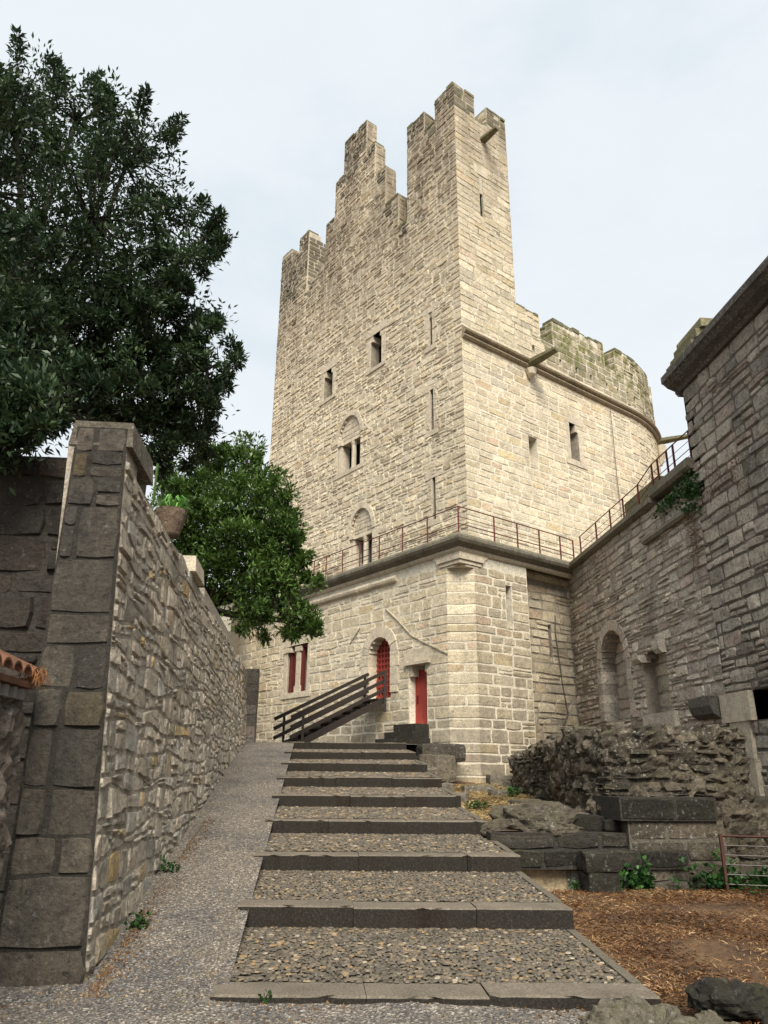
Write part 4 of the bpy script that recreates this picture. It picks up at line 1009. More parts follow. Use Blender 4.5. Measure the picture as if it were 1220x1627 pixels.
def rubble_stones(name, pts, zb, zt, parent, seed, lw=(.08, .26), rh=(.06, .15), miss=.12, out=.045, m=M_RUB):
    cv = Curve(pts); b = MB(); P0_ = cv.P
    cv.P = lambda s, z, d: P0_(s+.012*noise.noise((s*3, z*3, seed)), z+.015*noise.noise((s*3, z*3, seed+5)), d+out+.03*noise.noise((s*2, z*2, seed+9)))
    masonry(b, cv, [(0, zb), (cv.L, zb), (cv.L, zt(cv.L)-.06), (cv.L*.5, zt(cv.L*.5)-.06), (0, zt(0)-.06)], [], rows_of(zb, max(zt(0), zt(cv.L)), rh, random.Random(seed)), lw, .06, .022, .016, .025, .022, .3, m, m, seed=seed, split=.35, core=False, missing=miss)
    return b.build(name, parent)
rubble_stones('rubble_stones', [(3.62, 10.6), (3.75, 9.75), (4.3, 9.5), (5.1, 9.55), (5.6, 9.8)], 1.36, lambda s: 2.2 if s > .6 else 2.0+.3*s, butt, 3)
rubble('rubble_core', [(3.62, 10.6), (3.75, 9.75), (4.3, 9.5), (5.1, 9.55), (5.6, 9.8)], .9, lambda s: 2.22 if s > .6 else 2.0+.3*s, 1.2, butt, 3.0, amp=.08)
rw = thing('rubble_wall', 'low rough rubble wall sloping down toward the foot of the tower', 'ruin', (4.0, 13, 1.1))
rubble('wall_body', [(4.15, 16.2), (4.1, 15.4), (3.95, 13.5), (3.8, 11.8), (3.68, 10.5)], .9, lambda s: 2.0+.05*s, .5, rw, 7.0)
rubble_stones('wall_stones', [(4.15, 16.2), (4.1, 15.4), (3.95, 13.5), (3.8, 11.8), (3.68, 10.5)], .95, lambda s: 2.0+.05*s, rw, 7)
led = thing('rock_ledge', 'rough stone ledge wall behind the wire fence at right', 'ruin', (6, 9.6, .4))
rubble('ledge_body', [(4.75, 9.75), (5.0, 9.45), (5.8, 9.35), (7.2, 9.1)], .2, lambda s: 1.3 if s > .4 else 1.1+.5*s, 3.5, led, 11.0, amp=.07)
rubble_stones('ledge_stones', [(4.75, 9.75), (5.0, 9.45), (5.8, 9.35), (7.2, 9.1)], .25, lambda s: 1.28 if s > .4 else 1.1+.45*s, led, 11, (.2, .5), (.14, .3), .15)
# single blocks
def block(a, b, label, mat=M_DK, seed=0, group='dark stone blocks by the stairs', rot=0):
    rg = random.Random(seed); import bmesh
    bm = bmesh.new(); bmesh.ops.create_cube(bm, size=1)
    bmesh.ops.subdivide_edges(bm, edges=bm.edges, cuts=5, use_grid_fill=True)
    c = [(a[i]+b[i])/2 for i in range(3)]; s_ = [(b[i]-a[i]) for i in range(3)]; co, si = math.cos(rot), math.sin(rot)
    me = MB(); me.mat(mat)
    vs = []
    for v in bm.verts:
        p = v.co.copy(); q = Vector([max(-.5, min(.5, x)) for x in p]); k = sum(1 for x in q if abs(x) > .49)
        q *= (1-.03*(k-1)) if k > 1 else 1
        P = Vector((q.x*s_[0], q.y*s_[1], q.z*s_[2])); nz = noise.noise_vector(P*3+Vector((seed*7.1, 0, 0)))*.03+noise.noise_vector(P*9+Vector((seed, 3, 0)))*.012
        P += nz; vs.append((c[0]+P.x*co-P.y*si, c[1]+P.x*si+P.y*co, c[2]+P.z))
    fs = [tuple(v.index for v in f.verts) for f in bm.faces]; bm.free()
    me.add(vs, fs, (rg.random(), rg.uniform(.3, .7), 0)); o = me.build('stone_block'); tag(o, label, 'stone block', group); return o
block((3.05, 8.85, .36), (3.42, 9.17, .60), 'small dark squared block standing on the straw yard, lower of two', seed=1)
block((3.04, 8.84, .60), (3.42, 9.17, .80), 'small dark squared block stacked on top of another in the yard', seed=2)
block((3.0, 9.55, .98), (3.55, 9.95, 1.16), 'dark block lying on the terrace beside the rubble mound', seed=3)
block((3.5, 9.45, .98), (3.98, 9.95, 1.12), 'flat dark block against the foot of the ruined buttress', seed=4)
block((2.2, 16.5, 1.45), (3.0, 17.3, 2.02), 'broken dark slab block supporting the corner of the platform', seed=5, mat=M_RUB)
block((2.15, 15.9, 1.5), (2.75, 16.5, 1.75), 'worn grey block just right of the upper steps', seed=6, mat=M_RUB)
block((2.35, 17.2, 1.9), (3.35, 18.3, 2.28), 'long dark slab at the platform edge below the small red door', seed=7, mat=M_RUB)
block((2.2, 14.6, 1.2), (2.6, 15.1, 1.45), 'small flat stone half buried in dry grass beside the steps', seed=8, mat=M_ROCK)
block((3.2, 12.6, 1.1), (3.7, 13.0, 1.25), 'flat pale stone lying on the terrace grass', seed=9, mat=M_ROCK)
block((2.9, 15.2, 1.2), (3.5, 15.6, 1.42), 'mossy stone at the foot of the tower corner', seed=10, mat=M_ROCK)
block((3.75, 16.6, 1.2), (4.25, 17.2, 1.62), 'low stump of wall against the foot of the tower', seed=12, mat=M_ROCK)
for i_, (x_, y_, w_, lb) in enumerate(((2.55, 15.75, .2, 'small grey stone lying between the steps and the broken slab'), (3.3, 14.1, .16, 'half buried stone in the dry grass, nearest the rubble wall'), (2.75, 11.2, .2, 'flat stone in the dry grass behind the rubble mound'), (3.45, 10.3, .22, 'rough stone in front of the sloping rubble wall'), (2.45, 13.3, .15, 'little pale stone beside the middle steps'))):
    block((x_-w_, y_-w_*.7, .95+(y_-9.5)*.055), (x_+w_, y_+w_*.7, 1.12+(y_-9.5)*.055), lb, seed=30+i_, mat=M_ROCK, group='loose stones on the terrace', rot=rnd.uniform(-.6, .6))
# rubble mound and foreground rocks
def rock(name, c, r, label, seed, mat=M_ROCK, cat='rock', group=None, sub_=5):
    import bmesh
    bm = bmesh.new(); bmesh.ops.create_icosphere(bm, subdivisions=sub_, radius=1); me = MB(); me.mat(mat); vs = []
    for v in bm.verts:
        p = v.co; k = 1+.32*noise.noise(p*1.3+Vector((seed*5.3, 0, 0)))+.16*noise.noise(p*3.1+Vector((seed, 1, 0)))+.07*noise.noise(p*8+Vector((0, seed, 0)))
        cl = noise.voronoi(p*1.8+Vector((seed, 0, 0)))[0]; k += .3*(min(.5, cl[1]-cl[0])-.2); k += .045*noise.noise(p*19+Vector((seed, 0, 2)))
        q = Vector((p.x*r[0], p.y*r[1], max(p.z, -.4)*r[2]))*k; vs.append((c[0]+q.x, c[1]+q.y, c[2]+q.z))
    fs = [tuple(v.index for v in f.verts) for f in bm.faces]; bm.free(); me.add(vs, fs, (.5, .5, 0)); o = me.build(name, smooth=False); tag(o, label, cat, group); return o
rock('rubble_mound', (2.75, 9.75, 1.0), (.62, .38, .28), 'rough heap of mortared rubble above the dark retaining blocks', 1, M_RUB)
FG_ = 'foreground rocks'
rock('boulder', (1.72, 4.55, .25), (.30, .26, .22), 'pale lichen-spotted rock against the end of the lowest stair', 2, group=FG_)
rock('boulder', (2.12, 4.42, .20), (.36, .26, .19), 'middle lichened rock of the bottom right foreground', 3, group=FG_)
rock('boulder', (2.42, 4.72, .40), (.24, .13, .12), 'angular dark rock perched on top of the foreground rocks', 4, M_DK, group=FG_, sub_=4)
rock('boulder', (2.58, 4.32, .24), (.22, .2, .2), 'dark rounded rock in the bottom right corner', 5, M_DK, group=FG_, sub_=4)
rock('boulder', (1.95, 4.18, .2), (.5, .2, .14), 'low flat rock along the bottom edge of the picture', 6, group=FG_)
rock('boulder', (2.22, 4.62, .33), (.08, .07, .06), 'small rounded stone tucked between the foreground rocks', 9, group=FG_, sub_=4)

# steps up to the small door
ds = thing('door_steps', 'three small dark stone steps below the small red door', 'steps', (2.3, 19.2, 2.3))
for s0, s1, z0, z1, dd in ((1.25, 2.1, 2.62, 2.8, .45), (1.25, 2.35, 2.46, 2.62, .55), (1.2, 2.6, 2.25, 2.46, .65)):
    mb = MB(); mb.mat(M_DK); F = Flat(FBL.O, FBL.dr, FBL.nr); fbox(mb, F, s0, s1, z0, z1-.003, .0, dd); mb.build('step', ds)

# ------------------------------------------------------------------ wooden stairs to the arched door
ws = thing('wooden_stair', 'dark weathered timber stair with plank railings rising to the arched red door', 'staircase', (-1.0, 18.9, 2.3))
A = Vector((-.62, 19.2, 2.3)); B = Vector(FBL.P(3.28, 3.56, .08)); B2 = Vector((*(C+dL*3.28-dR*.1), 3.55))
dirv = (B-A); dh = Vector((dirv.x, dirv.y, 0)).normalized(); sdv = Vector((-dh.y, dh.x, 0)); Wd = .36
for sg in (-1, 1):
    mb = MB(); mb.mat(M_WOOD); a = A+sdv*Wd*sg; b = B+sdv*Wd*sg
    mb.beam(a+Vector((0, 0, -.02)), b+Vector((0, 0, -.06)), .05, .15); mb.build('stringer', ws)
nst = 8
for i in range(nst):
    t = (i+.6)/nst; p = A.lerp(B, t); mb = MB(); mb.mat(M_WOOD)
    mb.hexa([tuple(p+dh*u+sdv*v+Vector((0, 0, z))) for z in (-.02, .02) for u, v in ((-.14, -Wd), (-.14, Wd), (.14, Wd), (.14, -Wd))][0:4]+[tuple(p+dh*u+sdv*v+Vector((0, 0, .02))) for u, v in ((-.14, -Wd), (-.14, Wd), (.14, Wd), (.14, -Wd))])
    mb.build('tread', ws, recalc=True)
for sg in (-1, 1):
    off = sdv*(Wd+.05)*sg
    for lv, hh in ((.70, .085), (.47, .085), (.24, .085)):
        mb = MB(); mb.mat(M_WOOD); mb.beam(A+off-dh*.25+Vector((0, 0, lv-.1)), B+off+Vector((0, 0, lv-.02)), .045, hh); mb.build('rail', ws)
    for t in (.02, .97):
        p = A.lerp(B, t)+off*1.0+sdv*.05*sg; mb = MB(); mb.mat(M_WOOD); mb.beam(p+Vector((0, 0, -.35 if t > .5 else -.1)), p+Vector((0, 0, .68)), .08, .06, (1, 0, 0)); mb.build('post', ws)

# ------------------------------------------------------------------ left garden wall
gw = thing('garden_wall', 'tall rubble stone wall with quoined end beside the gravel path on the left', 'wall', (-1.5, 5.6, .2))
A0 = np.array((-1.60, 5.6)); A1 = np.array((-1.74, 18.6)); dv = (A1-A0)/np.hypot(*(A1-A0)); nv = np.array((dv[1], -dv[0]))
zt = 4.06; bat = .048
mcor = (nv[0]+0., nv[1]-1.0)
FG = Flat(A0, dv, nv, s0=0, m0=None, batter=bat, zb=zt)
FP = Flat(A0, (-1, 0), (0, -1), batter=.0, zb=zt)
rowsG = rows_of(-.1, zt+.3, (.11, .21), random.Random(61))
rowsP = rows_of(-.1, 4.3, (.2, .42), random.Random(62))
mb = MB()
polyG = [(0.014, -.1), (13.0, -.1), (13.0, 4.0), (7.3, 4.04), (2.5, 4.02), (1.3, 4.0), (.9, 3.95), (0.014, 4.1)]
def palG(t, s, z, rg): return (t[0] if s > .35 or True else .8, t[1], 0)
masonry(mb, FG, polyG, [], rowsG, (.08, .34), .022, .012, .014, .05, .034, .45, M_GW, M_MORT_G, seed=61, split=.42, palette=palG)
# far end of the wall
FGE = Flat(A0+dv*13.0, (-1, 0), (0, 1)); masonry(mb, FGE, rect(0, .45, 1.5, 4.0), [], rowsG, (.15, .3), .03, .014, .02, .02, .02, .2, M_GW, M_MORT_G, seed=63, core=False)
mb.build('wall', gw)
mb = MB()
# quoined front: right edge follows the batter
pp = [(-.17, -.1), (.37, -.1), (.37, 4.22), (.0, 4.22), (-.0, 4.0)]
def warp(F, ztop):
    class W(Flat):
        def P(f, s, z, d):
            k = max(0, 1-s/.4)
            sh = bat*(ztop-z)*k
            return (f.O[0]-s+sh, f.O[1]-d, z)
    w_ = W(F.O, F.dr, F.nr); return w_
FPW = warp(FP, zt)
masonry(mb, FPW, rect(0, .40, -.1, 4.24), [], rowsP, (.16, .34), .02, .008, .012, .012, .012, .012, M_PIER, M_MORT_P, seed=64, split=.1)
mb.build('quoined_end', gw)
mb = MB(); mb.mat(M_ROCK)
def cop(s0, s1, z0, z1, wo, wi, sl=0):
    q = []
    for z, e in ((z0, 0), (z1, .02)):
        for s_, d in ((s0+e, wo-e), (s1-e, wo-e), (s1-e, -wi+e), (s0+e, -wi+e)):
            p = A0+dv*s_+nv*d; q.append((p[0], p[1], z+(sl if s_ > (s0+s1)/2 else 0)))
    return q
mb.hexa([cop(0, .85, 4.08, 4.3, .05, .45)[i] for i in (0, 3, 2, 1, 4, 7, 6, 5)]); mb.build('coping_stone', gw, recalc=True)
mb = MB(); mb.mat(M_DRESS); mb.hexa(cop(3.5, 4.3, 3.98, 4.18, .08, .4)); mb.build('coping_stone', gw, recalc=True)
# pot with a spider plant, on the wall
pc = A0+dv*2.15+nv*(-.02)
pot = thing('plant_pot', 'round pebbledash plant pot standing on the garden wall', 'pot', (pc[0], pc[1], 4.02))
mb = MB(); mb.mat(M_POT); mb.tube([(pc[0], pc[1], z) for z in (4.0, 4.02, 4.18, 4.25, 4.29, 4.29, 4.25)], [.09, .105, .15, .165, .165, .13, .12], 16); mb.build('pot_body', pot)
mb = MB(); mb.mat(M_BARK); mb.tube([(pc[0], pc[1], 4.24), (pc[0], pc[1], 4.26)], .13, 12); mb.build('soil', pot)
mb = MB(); mb.mat(M_GRASSY)
for i in range(90):
    a = rnd.uniform(0, 6.3); ln = rnd.uniform(.1, .24); r0 = rnd.uniform(0, .08); p = Vector((pc[0]+r0*math.cos(a), pc[1]+r0*math.sin(a), 4.25)); up = rnd.uniform(.08, .22); d = Vector((math.cos(a), math.sin(a), 0)); sd_ = Vector((-d.y, d.x, 0))*.008
    m1 = p+d*ln*.5+Vector((0, 0, up)); e_ = p+d*ln+Vector((0, 0, up*.55)); mb.add([p-sd_, p+sd_, m1+sd_, m1-sd_, e_], [(0, 1, 2, 3), (3, 2, 4)], (rnd.random(), .5, 0))
tag(mb.build('spider_plant'), 'bright green spider plant growing in the pot on the wall', 'plant')
mb = MB(); mb.mat(M_LEAF2); q = A0+dv*1.15+nv*.0; mb.tube([(q[0], q[1], 4.0), (q[0], q[1], 4.42)], .012, 5); tag(mb.build('green_stake'), 'thin green stake standing on the wall behind the coping', 'stake')

# darker walls at the far left
lw_ = thing('dark_side_wall', 'dark old stone wall under the tree at far left', 'wall', (-3.5, 6.9, .2))
mb = MB(); FD = Flat((-1.98, 7.0), (-1, 0), (0, -1))
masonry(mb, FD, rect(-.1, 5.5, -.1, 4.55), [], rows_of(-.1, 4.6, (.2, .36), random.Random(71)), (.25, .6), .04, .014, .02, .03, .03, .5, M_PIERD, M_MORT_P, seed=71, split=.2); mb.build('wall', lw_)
tw = thing('tile_capped_wall', 'low rough wall capped with terracotta tiles at the left edge', 'wall', (-2.1, 4.4, .2))
rubble('wall', [(-2.02, 5.45), (-2.0, 4.8), (-2.0, 3.8), (-2.0, 2.4)], -.1, lambda s: 1.92, .45, tw, 17.0, M_GW, amp=.05) if False else None
cvb = [(-2.07, 2.4), (-2.07, 3.8), (-2.07, 4.8), (-2.05, 5.45)]
rubble('wall', cvb, -.1, lambda s: 2.08, .45, tw, 17.0, stone_mat('rough_stucco', [(0, (.17, .145, .12)), (1, (.24, .2, .16))], (.06, .055, .05), .6, .4, .02, fine=16), amp=.05)
for i in range(14):
    y = 5.36-i*.17; mb = MB(); mb.mat(M_TILE); pts = []
    n = 6; x0, x1, z0, z1 = -1.92, -2.35, 2.22, 2.42
    vs = []
    for X_, Z_, rr in ((x0, z0, .082), (x1, z1, .07)):
        for r_ in (rr, rr-.018):
            for k in range(n+1): a = math.pi*k/n; vs.append((X_, y+r_*math.cos(a), Z_+r_*math.sin(a)*.9))
    m = n+1
    fs = [(k, k+1, 2*m+k+1, 2*m+k) for k in range(n)]+[(m+k+1, m+k, 3*m+k, 3*m+k+1) for k in range(n)]+[(k+1, k, m+k, m+k+1) for k in range(n)]+[(0, m, 3*m, 2*m), (n, 2*m+n, 3*m+n, m+n)]
    mb.add(vs, fs); mb.build('roof_tile', tw, recalc=True)
mb = MB(); mb.mat(M_TILE); mb.beam((-2.0, 2.4, 2.17), (-2.0, 5.4, 2.17), .12, .04); mb.mat(M_BRK)
for i in range(21): mb.box((-2.02, 2.45+i*.14, 2.07), (-1.96, 2.45+i*.14+.06, 2.14))
mb.build('eave_course', tw)
mb = MB(); mb.mat(M_TILEO)
for i in range(55):
    a = rnd.uniform(0, 6.3); ln = rnd.uniform(.03, .08); p = Vector((-1.93+rnd.uniform(-.05, .05), 5.38+rnd.uniform(-.12, .1), 2.24+rnd.uniform(-.05, .03))); d = Vector((math.cos(a), math.sin(a), rnd.uniform(-.5, .6))); q = p+d*ln*.5+Vector((0, 0, .02)); e_ = p+d*ln-Vector((0, 0, .04))
    mb.tube([p, q, e_], .003, 3)
tag(mb.build('dried_plant'), 'orange dried plant stems hanging off the roof tiles', 'plant')

# small far house left of the tower and a pillar stub at the end of the wall
fh = thing('far_house', 'small pale house with brown shutter beyond the garden wall', 'house', (-3.5, 26, 3))
mb = MB(); mb.mat(M_PLASTER); mb.box((-5.5, 24, 2.2), (-2.85, 27, 7.0)); mb.build('wall', fh)
mb = MB(); mb.mat(M_SHUT)
for i in range(9): mb.box((-3.4, 23.93, 5.0+i*.1), (-2.86, 24.0, 5.08+i*.1))
mb.build('shutter', fh)
mb = MB(); mb.mat(M_TILE); mb.box((-5.6, 23.7, 7.0), (-2.8, 27.1, 7.12)); mb.build('roof', fh)
mb = MB(); masonry(mb, Flat((-1.72, 19.2), (1, 0), (0, -1)), rect(-.1, .22, 1.8, 4.1), [], rows_of(1.8, 4.1, (.2, .34), rnd), (.3, .5), .02, .014, .02, .01, .01, .4, M_CW, M_MORT_D, seed=80)
tag(mb.build('stone_pillar'), 'short weathered stone pillar at the far end of the garden wall', 'pillar')

# ------------------------------------------------------------------ foliage
def leaves(mb_name, centers, per, spread, size, mat, seed, parent=None, aspect=.36, updir=.35, outward=None, label=None):
    rs = np.random.RandomState(seed); C_ = np.array(centers, float); n = len(C_)*per
    base = np.repeat(C_[:, :3], per, 0); rad = np.repeat(C_[:, 3], per)
    off = rs.normal(size=(n, 3)); off /= np.linalg.norm(off, axis=1)[:, None]; off *= (rs.rand(n)**.5)[:, None]*rad[:, None]*spread
    P = base+off
    dr = off/np.maximum(np.linalg.norm(off, axis=1), 1e-6)[:, None]*.9+rs.normal(size=(n, 3))*.55; dr[:, 2] += updir; dr /= np.linalg.norm(dr, axis=1)[:, None]
    up = rs.normal(size=(n, 3))*.5; up[:, 2] += 1; sd_ = np.cross(dr, up); sd_ /= np.maximum(np.linalg.norm(sd_, axis=1), 1e-6)[:, None]; nn = np.cross(sd_, dr)
    ln = (size*(.7+.6*rs.rand(n)))[:, None]; wd = ln*aspect
    a = P; b = P+dr*ln*.45+sd_*wd*.5+nn*ln*.06; c = P+dr*ln-nn*ln*.05; d = P+dr*ln*.45-sd_*wd*.5+nn*ln*.06
    V = np.stack([a, b, c, d], 1).reshape(-1, 3)
    me = D.meshes.new(mb_name); me.vertices.add(4*n); me.vertices.foreach_set('co', V.ravel()); me.loops.add(4*n); me.loops.foreach_set('vertex_index', np.arange(4*n))
    me.polygons.add(n); me.polygons.foreach_set('loop_start', np.arange(n)*4); me.polygons.foreach_set('loop_total', np.full(n, 4)); me.update(calc_edges=True)
    me.materials.append(mat); at = me.color_attributes.new('tint', 'FLOAT_COLOR', 'POINT')
    cl = np.repeat(rs.rand(len(C_)), per); t = np.clip(.5*cl+.5*rs.rand(n)**1.3, 0, 1); col = np.ones((4*n, 4), np.float32); col[:, 0] = np.repeat(t, 4); at.data.foreach_set('color', col.ravel())
    o = D.objects.new(mb_name, me); COL.objects.link(o)
    if parent: attach(o, parent)
    return o
def tree(name, label, base, fork, lobes, seed, ncl, per, mat, lsize, trunk_r, cl_r=.3):
    t = thing(name, label, 'tree', base); rs = np.random.RandomState(seed); cents = []; br = MB(); br.mat(M_BARK)
    tot = sum(l[3]**2*l[4] for l in lobes)
    for (x, y, z, r, dens) in lobes:
        k = max(3, int(ncl*r*r*dens/tot)); c = Vector((x, y, z)); f = Vector(fork)
        mid = f.lerp(c, .5)+Vector(rs.normal(size=3)*.15)+Vector((0, 0, .15*r)); br.tube([f, mid, c], [trunk_r*.45, trunk_r*.28, .03], 6)
        for _ in range(k):
            v = rs.normal(size=3); v /= np.linalg.norm(v); q = c+Vector(v*r*(rs.rand()**.4)); q.z += .1*r
            rr = cl_r*(.6+.8*rs.rand()); cents.append((q.x, q.y, q.z, rr))
            if rs.rand() < .45: m2 = c.lerp(q, .5)+Vector(rs.normal(size=3)*.06); br.tube([c, m2, q], [.022, .014, .006], 4, cap=False)
        for _ in range(int(9*r+2)):      # sprays that stick out of the outline
            v = rs.normal(size=3); v /= np.linalg.norm(v); q0 = c+Vector(v*r*.9); q1 = c+Vector(v*r*(1.12+.4*rs.rand()))
            br.tube([q0, q1], [.01, .004], 3, cap=False)
            for u in (.2, .5, .75, 1): w_ = q0.lerp(q1, u); cents.append((w_.x, w_.y, w_.z, .13-.06*u))
    leaves('crown', cents, per, 1.0, lsize, mat, seed, t)
    tr = MB(); tr.mat(M_BARK); b = Vector(base); f = Vector(fork); tr.tube([b, b.lerp(f, .3)+Vector((.08, .03, 0)), b.lerp(f, .65)+Vector((-.06, .04, 0)), f], [trunk_r*1.3, trunk_r, trunk_r*.85, trunk_r*.6], 10); tr.build('trunk', t, smooth=True)
    br.build('branches', t, smooth=True); return t
# lobes: x, y, z, radius, density
T1 = [(-4.9, 9.2, 10.9, .9, 1.5), (-3.9, 8.9, 10.8, .7, 1.5), (-5.6, 9.3, 10.9, .8, 1.3), (-3.15, 9.1, 10.2, .75, 1), (-4.9, 8.8, 9.3, 1.25, 1.1), (-3.4, 8.8, 8.95, 1.1, 1.1), (-2.45, 9.3, 9.25, .55, .8), (-1.9, 9.3, 9.2, .3, .7), (-4.2, 9.2, 7.7, 1.15, 1),
      (-2.75, 9.0, 7.8, .8, 1), (-2.0, 9.2, 7.45, .42, .7), (-1.65, 9.0, 6.75, .4, .7), (-2.4, 9.3, 6.7, .6, .7), (-4.5, 8.5, 6.6, .9, 1.1), (-3.6, 7.3, 5.75, .42, 1.4), (-3.1, 7.0, 5.0, .3, 1.6), (-3.7, 6.8, 5.0, .4, 1.6), (-3.0, 6.5, 4.45, .22, 1.8), (-2.75, 6.6, 4.8, .25, 1.6), (-2.1, 9.6, 6.0, .38, .8),
      (-6.2, 9.6, 9.8, 1.4, .8), (-6.3, 9.2, 7.4, 1.4, .8), (-3.3, 9.9, 6.5, .45, .45), (-5.6, 10.4, 8.4, 1.5, .6), (-3.9, 10.2, 9.7, 1.0, .6), (-4.3, 7.4, 5.6, .5, 1.2), (-3.4, 9, 7.7, .7, 1), (-2.75, 9, 6.6, .6, 1), (-2.1, 9.5, 6.45, .45, 1), (-1.85, 9.6, 5.95, .3, .9), (-2.5, 9.2, 5.75, .35, 1), (-3.5, 8.6, 6.2, .55, 1), (-2.5, 9.1, 7.2, .6, 1), (-1.75, 9.2, 7.6, .4, .8), (-2.2, 9, 8.3, .5, .8), (-2.9, 6.7, 4.75, .33, 1.6), (-3.3, 6.6, 5.1, .4, 1.4), (-2.6, 6.9, 5.2, .28, 1.2), (-3.9, 7.5, 6.8, .7, 1.3), (-3.2, 9.5, 7.2, .8, 1.2), (-2.3, 9.7, 6.9, .5, 1.2), (-4.6, 9.4, 7.2, .9, 1.2), (-2.0, 9.4, 6.3, .4, 1.1)]
tree('holm_oak', 'huge dark evergreen tree overhanging the walls at upper left', (-4.6, 9.8, .6), (-4.3, 9.4, 6.4), T1, 5, 1120, 55, M_LEAF1, .09, .19)
T2 = [(-3.3, 17.2, 8.0, .75, 1), (-2.1, 17, 8.5, .6, 1), (-1.9, 17, 9.25, .32, .7), (-3.3, 17, 7.1, .9, 1), (-2.0, 16.9, 7.3, 1.0, 1.1), (-1.15, 17, 7.0, .6, 1), (-.75, 17, 7.15, .3, .8), (-2.4, 17, 6.0, .9, 1.1), (-1.25, 16.8, 5.7, .8, 1.1), (-.5, 16.9, 4.98, .4, 1), (-.2, 16.9, 4.85, .22, .8),
      (-1.5, 17, 4.95, .45, 1), (-2.7, 17.5, 5.1, .5, .7), (-1.25, 17.1, 8.2, .45, .8), (-3.8, 17.6, 6.4, 1.0, .8), (-.95, 17, 6.2, .5, .9), (-2.9, 17.2, 8.8, .35, .7), (-.25, 16.9, 5.85, .16, .5)]
tree('bay_tree', 'bushy mid green tree leaning over the path in front of the tower', (-3.4, 17.6, 2.2), (-2.8, 17.3, 5.2), T2, 8, 620, 54, M_LEAF2, .125, .16, .26)
def plant(name, label, c, r, n, mat, seed, size=.05, group='weeds at the foot of the walls', flat=.6):
    rs = random.Random(seed); cents = [(c[0]+rs.gauss(0, r[0]*.45), c[1]+rs.gauss(0, r[1]*.45), c[2]+abs(rs.gauss(0, r[2]*.5)), .05) for _ in range(n)]
    t = thing(name, label, 'plant', c, group); leaves('foliage', cents, 9, 1, size, mat, seed, t, aspect=.75)
    mb = MB(); mb.mat(M_IVY)
    for q in cents[::3]: mb.tube([(c[0], c[1], c[2]-.01), (c[0]+(q[0]-c[0])*.6, c[1]+(q[1]-c[1])*.6, c[2]+.01), q[:3]], .004, 3, cap=False)
    mb.build('stems', t)
plant('weed_plant', 'leafy green weed beside the two stacked dark blocks', (3.72, 9.05, .42), (.2, .12, .22), 46, M_IVY, 1, .07)
plant('weed_plant', 'broad green weeds at the foot of the rock ledge by the fence', (4.75, 9.05, .42), (.4, .15, .2), 60, M_IVY, 2, .06)
plant('weed_plant', 'green grass clump behind the wire fence', (5.3, 8.9, .42), (.5, .15, .22), 70, M_IVY, 3, .06)
plant('weed_plant', 'small green weed growing at the garden wall foot, nearest the camera', (-1.33, 6.6, .47), (.07, .12, .1), 20, M_IVY, 4, .035)
plant('weed_plant', 'small green tuft at the garden wall foot farther up the path', (-1.36, 8.0, .70), (.07, .12, .1), 18, M_IVY, 5, .035)
plant('weed_plant', 'little green tuft on the terrace grass beside the steps', (2.5, 12.0, 1.15), (.2, .2, .06), 22, M_IVY, 6, .04)
plant('weed_plant', 'green weed at the base of the sloping rubble wall', (3.55, 14.2, 1.3), (.15, .4, .1), 26, M_IVY, 7, .05)
plant('weed_plant', 'tiny weed rooted against the lowest stair riser', (-.25, 5.28, .28), (.05, .03, .05), 6, M_IVY, 8, .03)
plant('weed_plant', 'small green weed at the lower left corner of the retaining blocks', (3.0, 9.15, .42), (.05, .05, .06), 10, M_IVY, 9, .035)
# ivy on the right walls
iv = thing('ivy', 'dark ivy hanging where the curtain wall meets the tall house', 'plant', (XW-.1, 12.9, 6.9))
rs = random.Random(4); cents = []
for (y, z, ry, rz, n) in ((13.0, 6.9, .13, .2, 34), (13.5, 6.98, .25, .1, 26), (14.1, 6.98, .25, .07, 12), (12.8, 6.75, .1, .16, 16)):
    for _ in range(n): cents.append((XW-.05-abs(rs.gauss(0, .05)), y+rs.gauss(0, ry), z+rs.gauss(0, rz), .07))
leaves('foliage', cents, 10, 1, .07, M_IVY, 14, iv, aspect=.8)
iv = thing('dry_weed', 'rusty dry grass hanging down the joint of the grey walls', 'plant', (XW-.1, 13.1, 5.8))
cents = [(XW-.07-abs(rs.gauss(0, .03)), 13.1+rs.gauss(0, .08), rs.uniform(5.4, 6.5), .08) for _ in range(70)]+[(XW-.08, 11.8+rs.gauss(0, .6), 6.6+rs.gauss(0, .2), .1) for _ in range(60)]
leaves('foliage', cents, 10, 1, .07, M_BROWN, 15, iv, aspect=.15, updir=-.3)
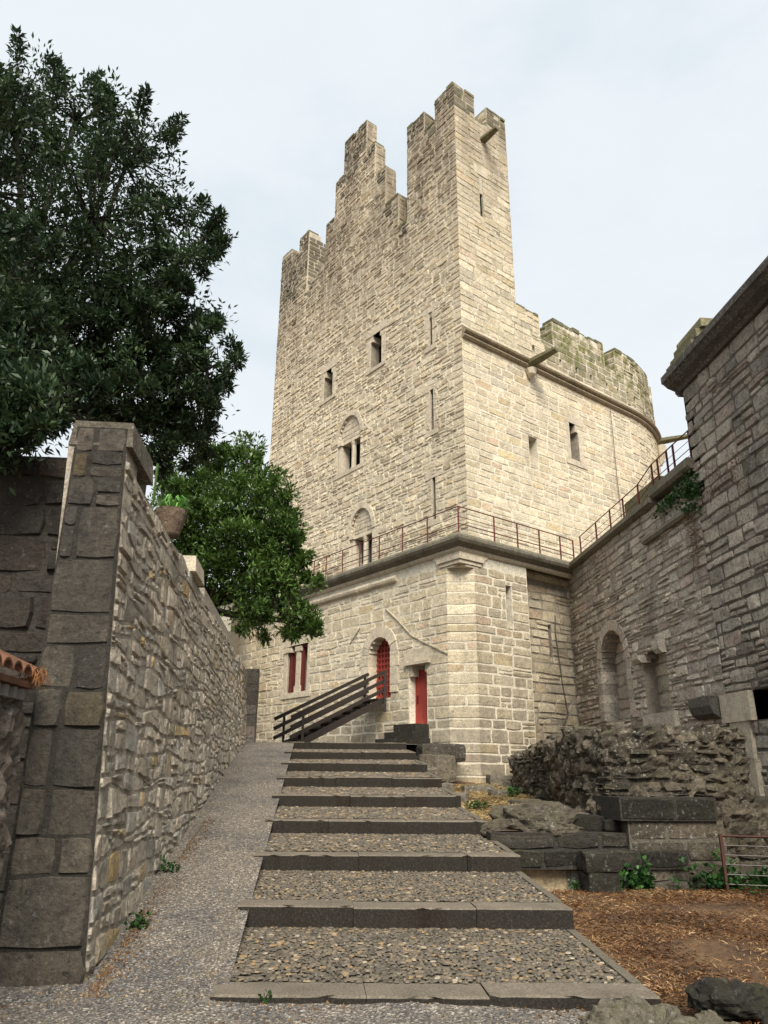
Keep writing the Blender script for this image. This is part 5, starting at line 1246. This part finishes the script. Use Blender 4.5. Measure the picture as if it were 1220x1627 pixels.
# straw and dry grass
def blades(name, n, fx, fz, ln, wd, mat, seed, label):
    rs = np.random.RandomState(seed); P = np.array([(*q, fz(*q)) for q in (fx() for _ in range(n))]); a = rs.rand(n)*6.283; l_ = ln[0]+(ln[1]-ln[0])*rs.rand(n)
    d = np.stack([np.cos(a), np.sin(a), rs.rand(n)*.35], 1)*l_[:, None]; s_ = np.stack([-np.sin(a), np.cos(a), rs.normal(size=n)*.5], 1)*wd
    P[:, 2] += .004+rs.rand(n)*.015
    V = np.stack([P-s_, P+s_, P+d*.5+s_+[0, 0, .006], P+d, P+d*.5-s_+[0, 0, .006]], 1).reshape(-1, 3)
    me = D.meshes.new(name); N5 = 5
    me.vertices.add(N5*n); me.vertices.foreach_set('co', V.ravel()); me.loops.add(N5*n); me.loops.foreach_set('vertex_index', np.arange(N5*n)); me.polygons.add(n)
    me.polygons.foreach_set('loop_start', np.arange(n)*N5); me.polygons.foreach_set('loop_total', np.full(n, N5)); me.update(calc_edges=True); me.materials.append(mat)
    at = me.color_attributes.new('tint', 'FLOAT_COLOR', 'POINT'); col = np.ones((N5*n, 4), np.float32)
    pt = np.array([noise.noise((p[0]*1.3, p[1]*1.3, 0)) for p in P]); col[:, 0] = np.repeat(np.clip(.5+pt*.6+rs.normal(size=n)*.22, 0, 1), N5); at.data.foreach_set('color', col.ravel())
    o = D.objects.new(name, me); COL.objects.link(o); tag(o, label, 'straw', None, 'stuff'); return o
def fyard():
    while True:
        x = rnd.uniform(2.0, 6.9); y = 4.6+4.5*rnd.random()**1.1
        lim = 2.15
        if x > lim and noise.noise((x*1.1, y*1.1, 4))+rnd.random()*.8 > .12: return x, y
gz = lambda x, y: ground_z(x, y)+.03*noise.noise((x*1.7, y*1.7, 0))
blades('straw', 36000, fyard, gz, (.02, .075), .0022, M_STRAW, 1, 'dry straw and leaf litter covering the yard floor')
def fter():
    while True:
        x = rnd.uniform(2.12, 4.0); y = rnd.uniform(9.7, 17.3)
        if x < 4.0-.04*abs(y-12) and noise.noise((x*1.3, y*1.0, 14))+rnd.random()*.7 > .1: return x, y
blades('dry_grass', 14000, fter, terr_z, (.04, .12), .004, M_STRAWL, 2, 'pale dry grass on the terrace beside the steps')
o = scatter_bits('leaf_litter', 1300, lambda: (rnd.uniform(-2.4, 2.0), rnd.uniform(5.0, 5.33)) if rnd.random() < .35 else (-1.36+abs(rnd.gauss(0, .08)), 5.4+5*rnd.random()**1.5), lambda x, y: path_z(y)+.004, (.006, .016), M_BROWN, lambda: (rnd.random(), .5, 0))
tag(o, kind='stuff', label='brown leaf litter gathered along the wall foot and lowest riser', cat='leaf litter')

# wire fence bottom right
fn = thing('wire_fence', 'rusty post and wire fence at the right edge of the yard', 'fence', (4.66, 8.9, .4))
P_ = [(4.66, 8.9), (6.2, 8.3), (7.1, 7.9)]
for x, y in P_:
    mb = MB(); mb.mat(M_RUST); mb.beam((x, y, .35), (x, y, 1.0), .03, .03, (0, 1, 0)); mb.build('post', fn)
for k in range(6):
    mb = MB(); mb.mat(M_RUST if k == 5 else M_WIRE); mb.tube([(x, y, .48+k*.1) for x, y in P_], .006 if k < 5 else .012, 4); mb.build('wire', fn)
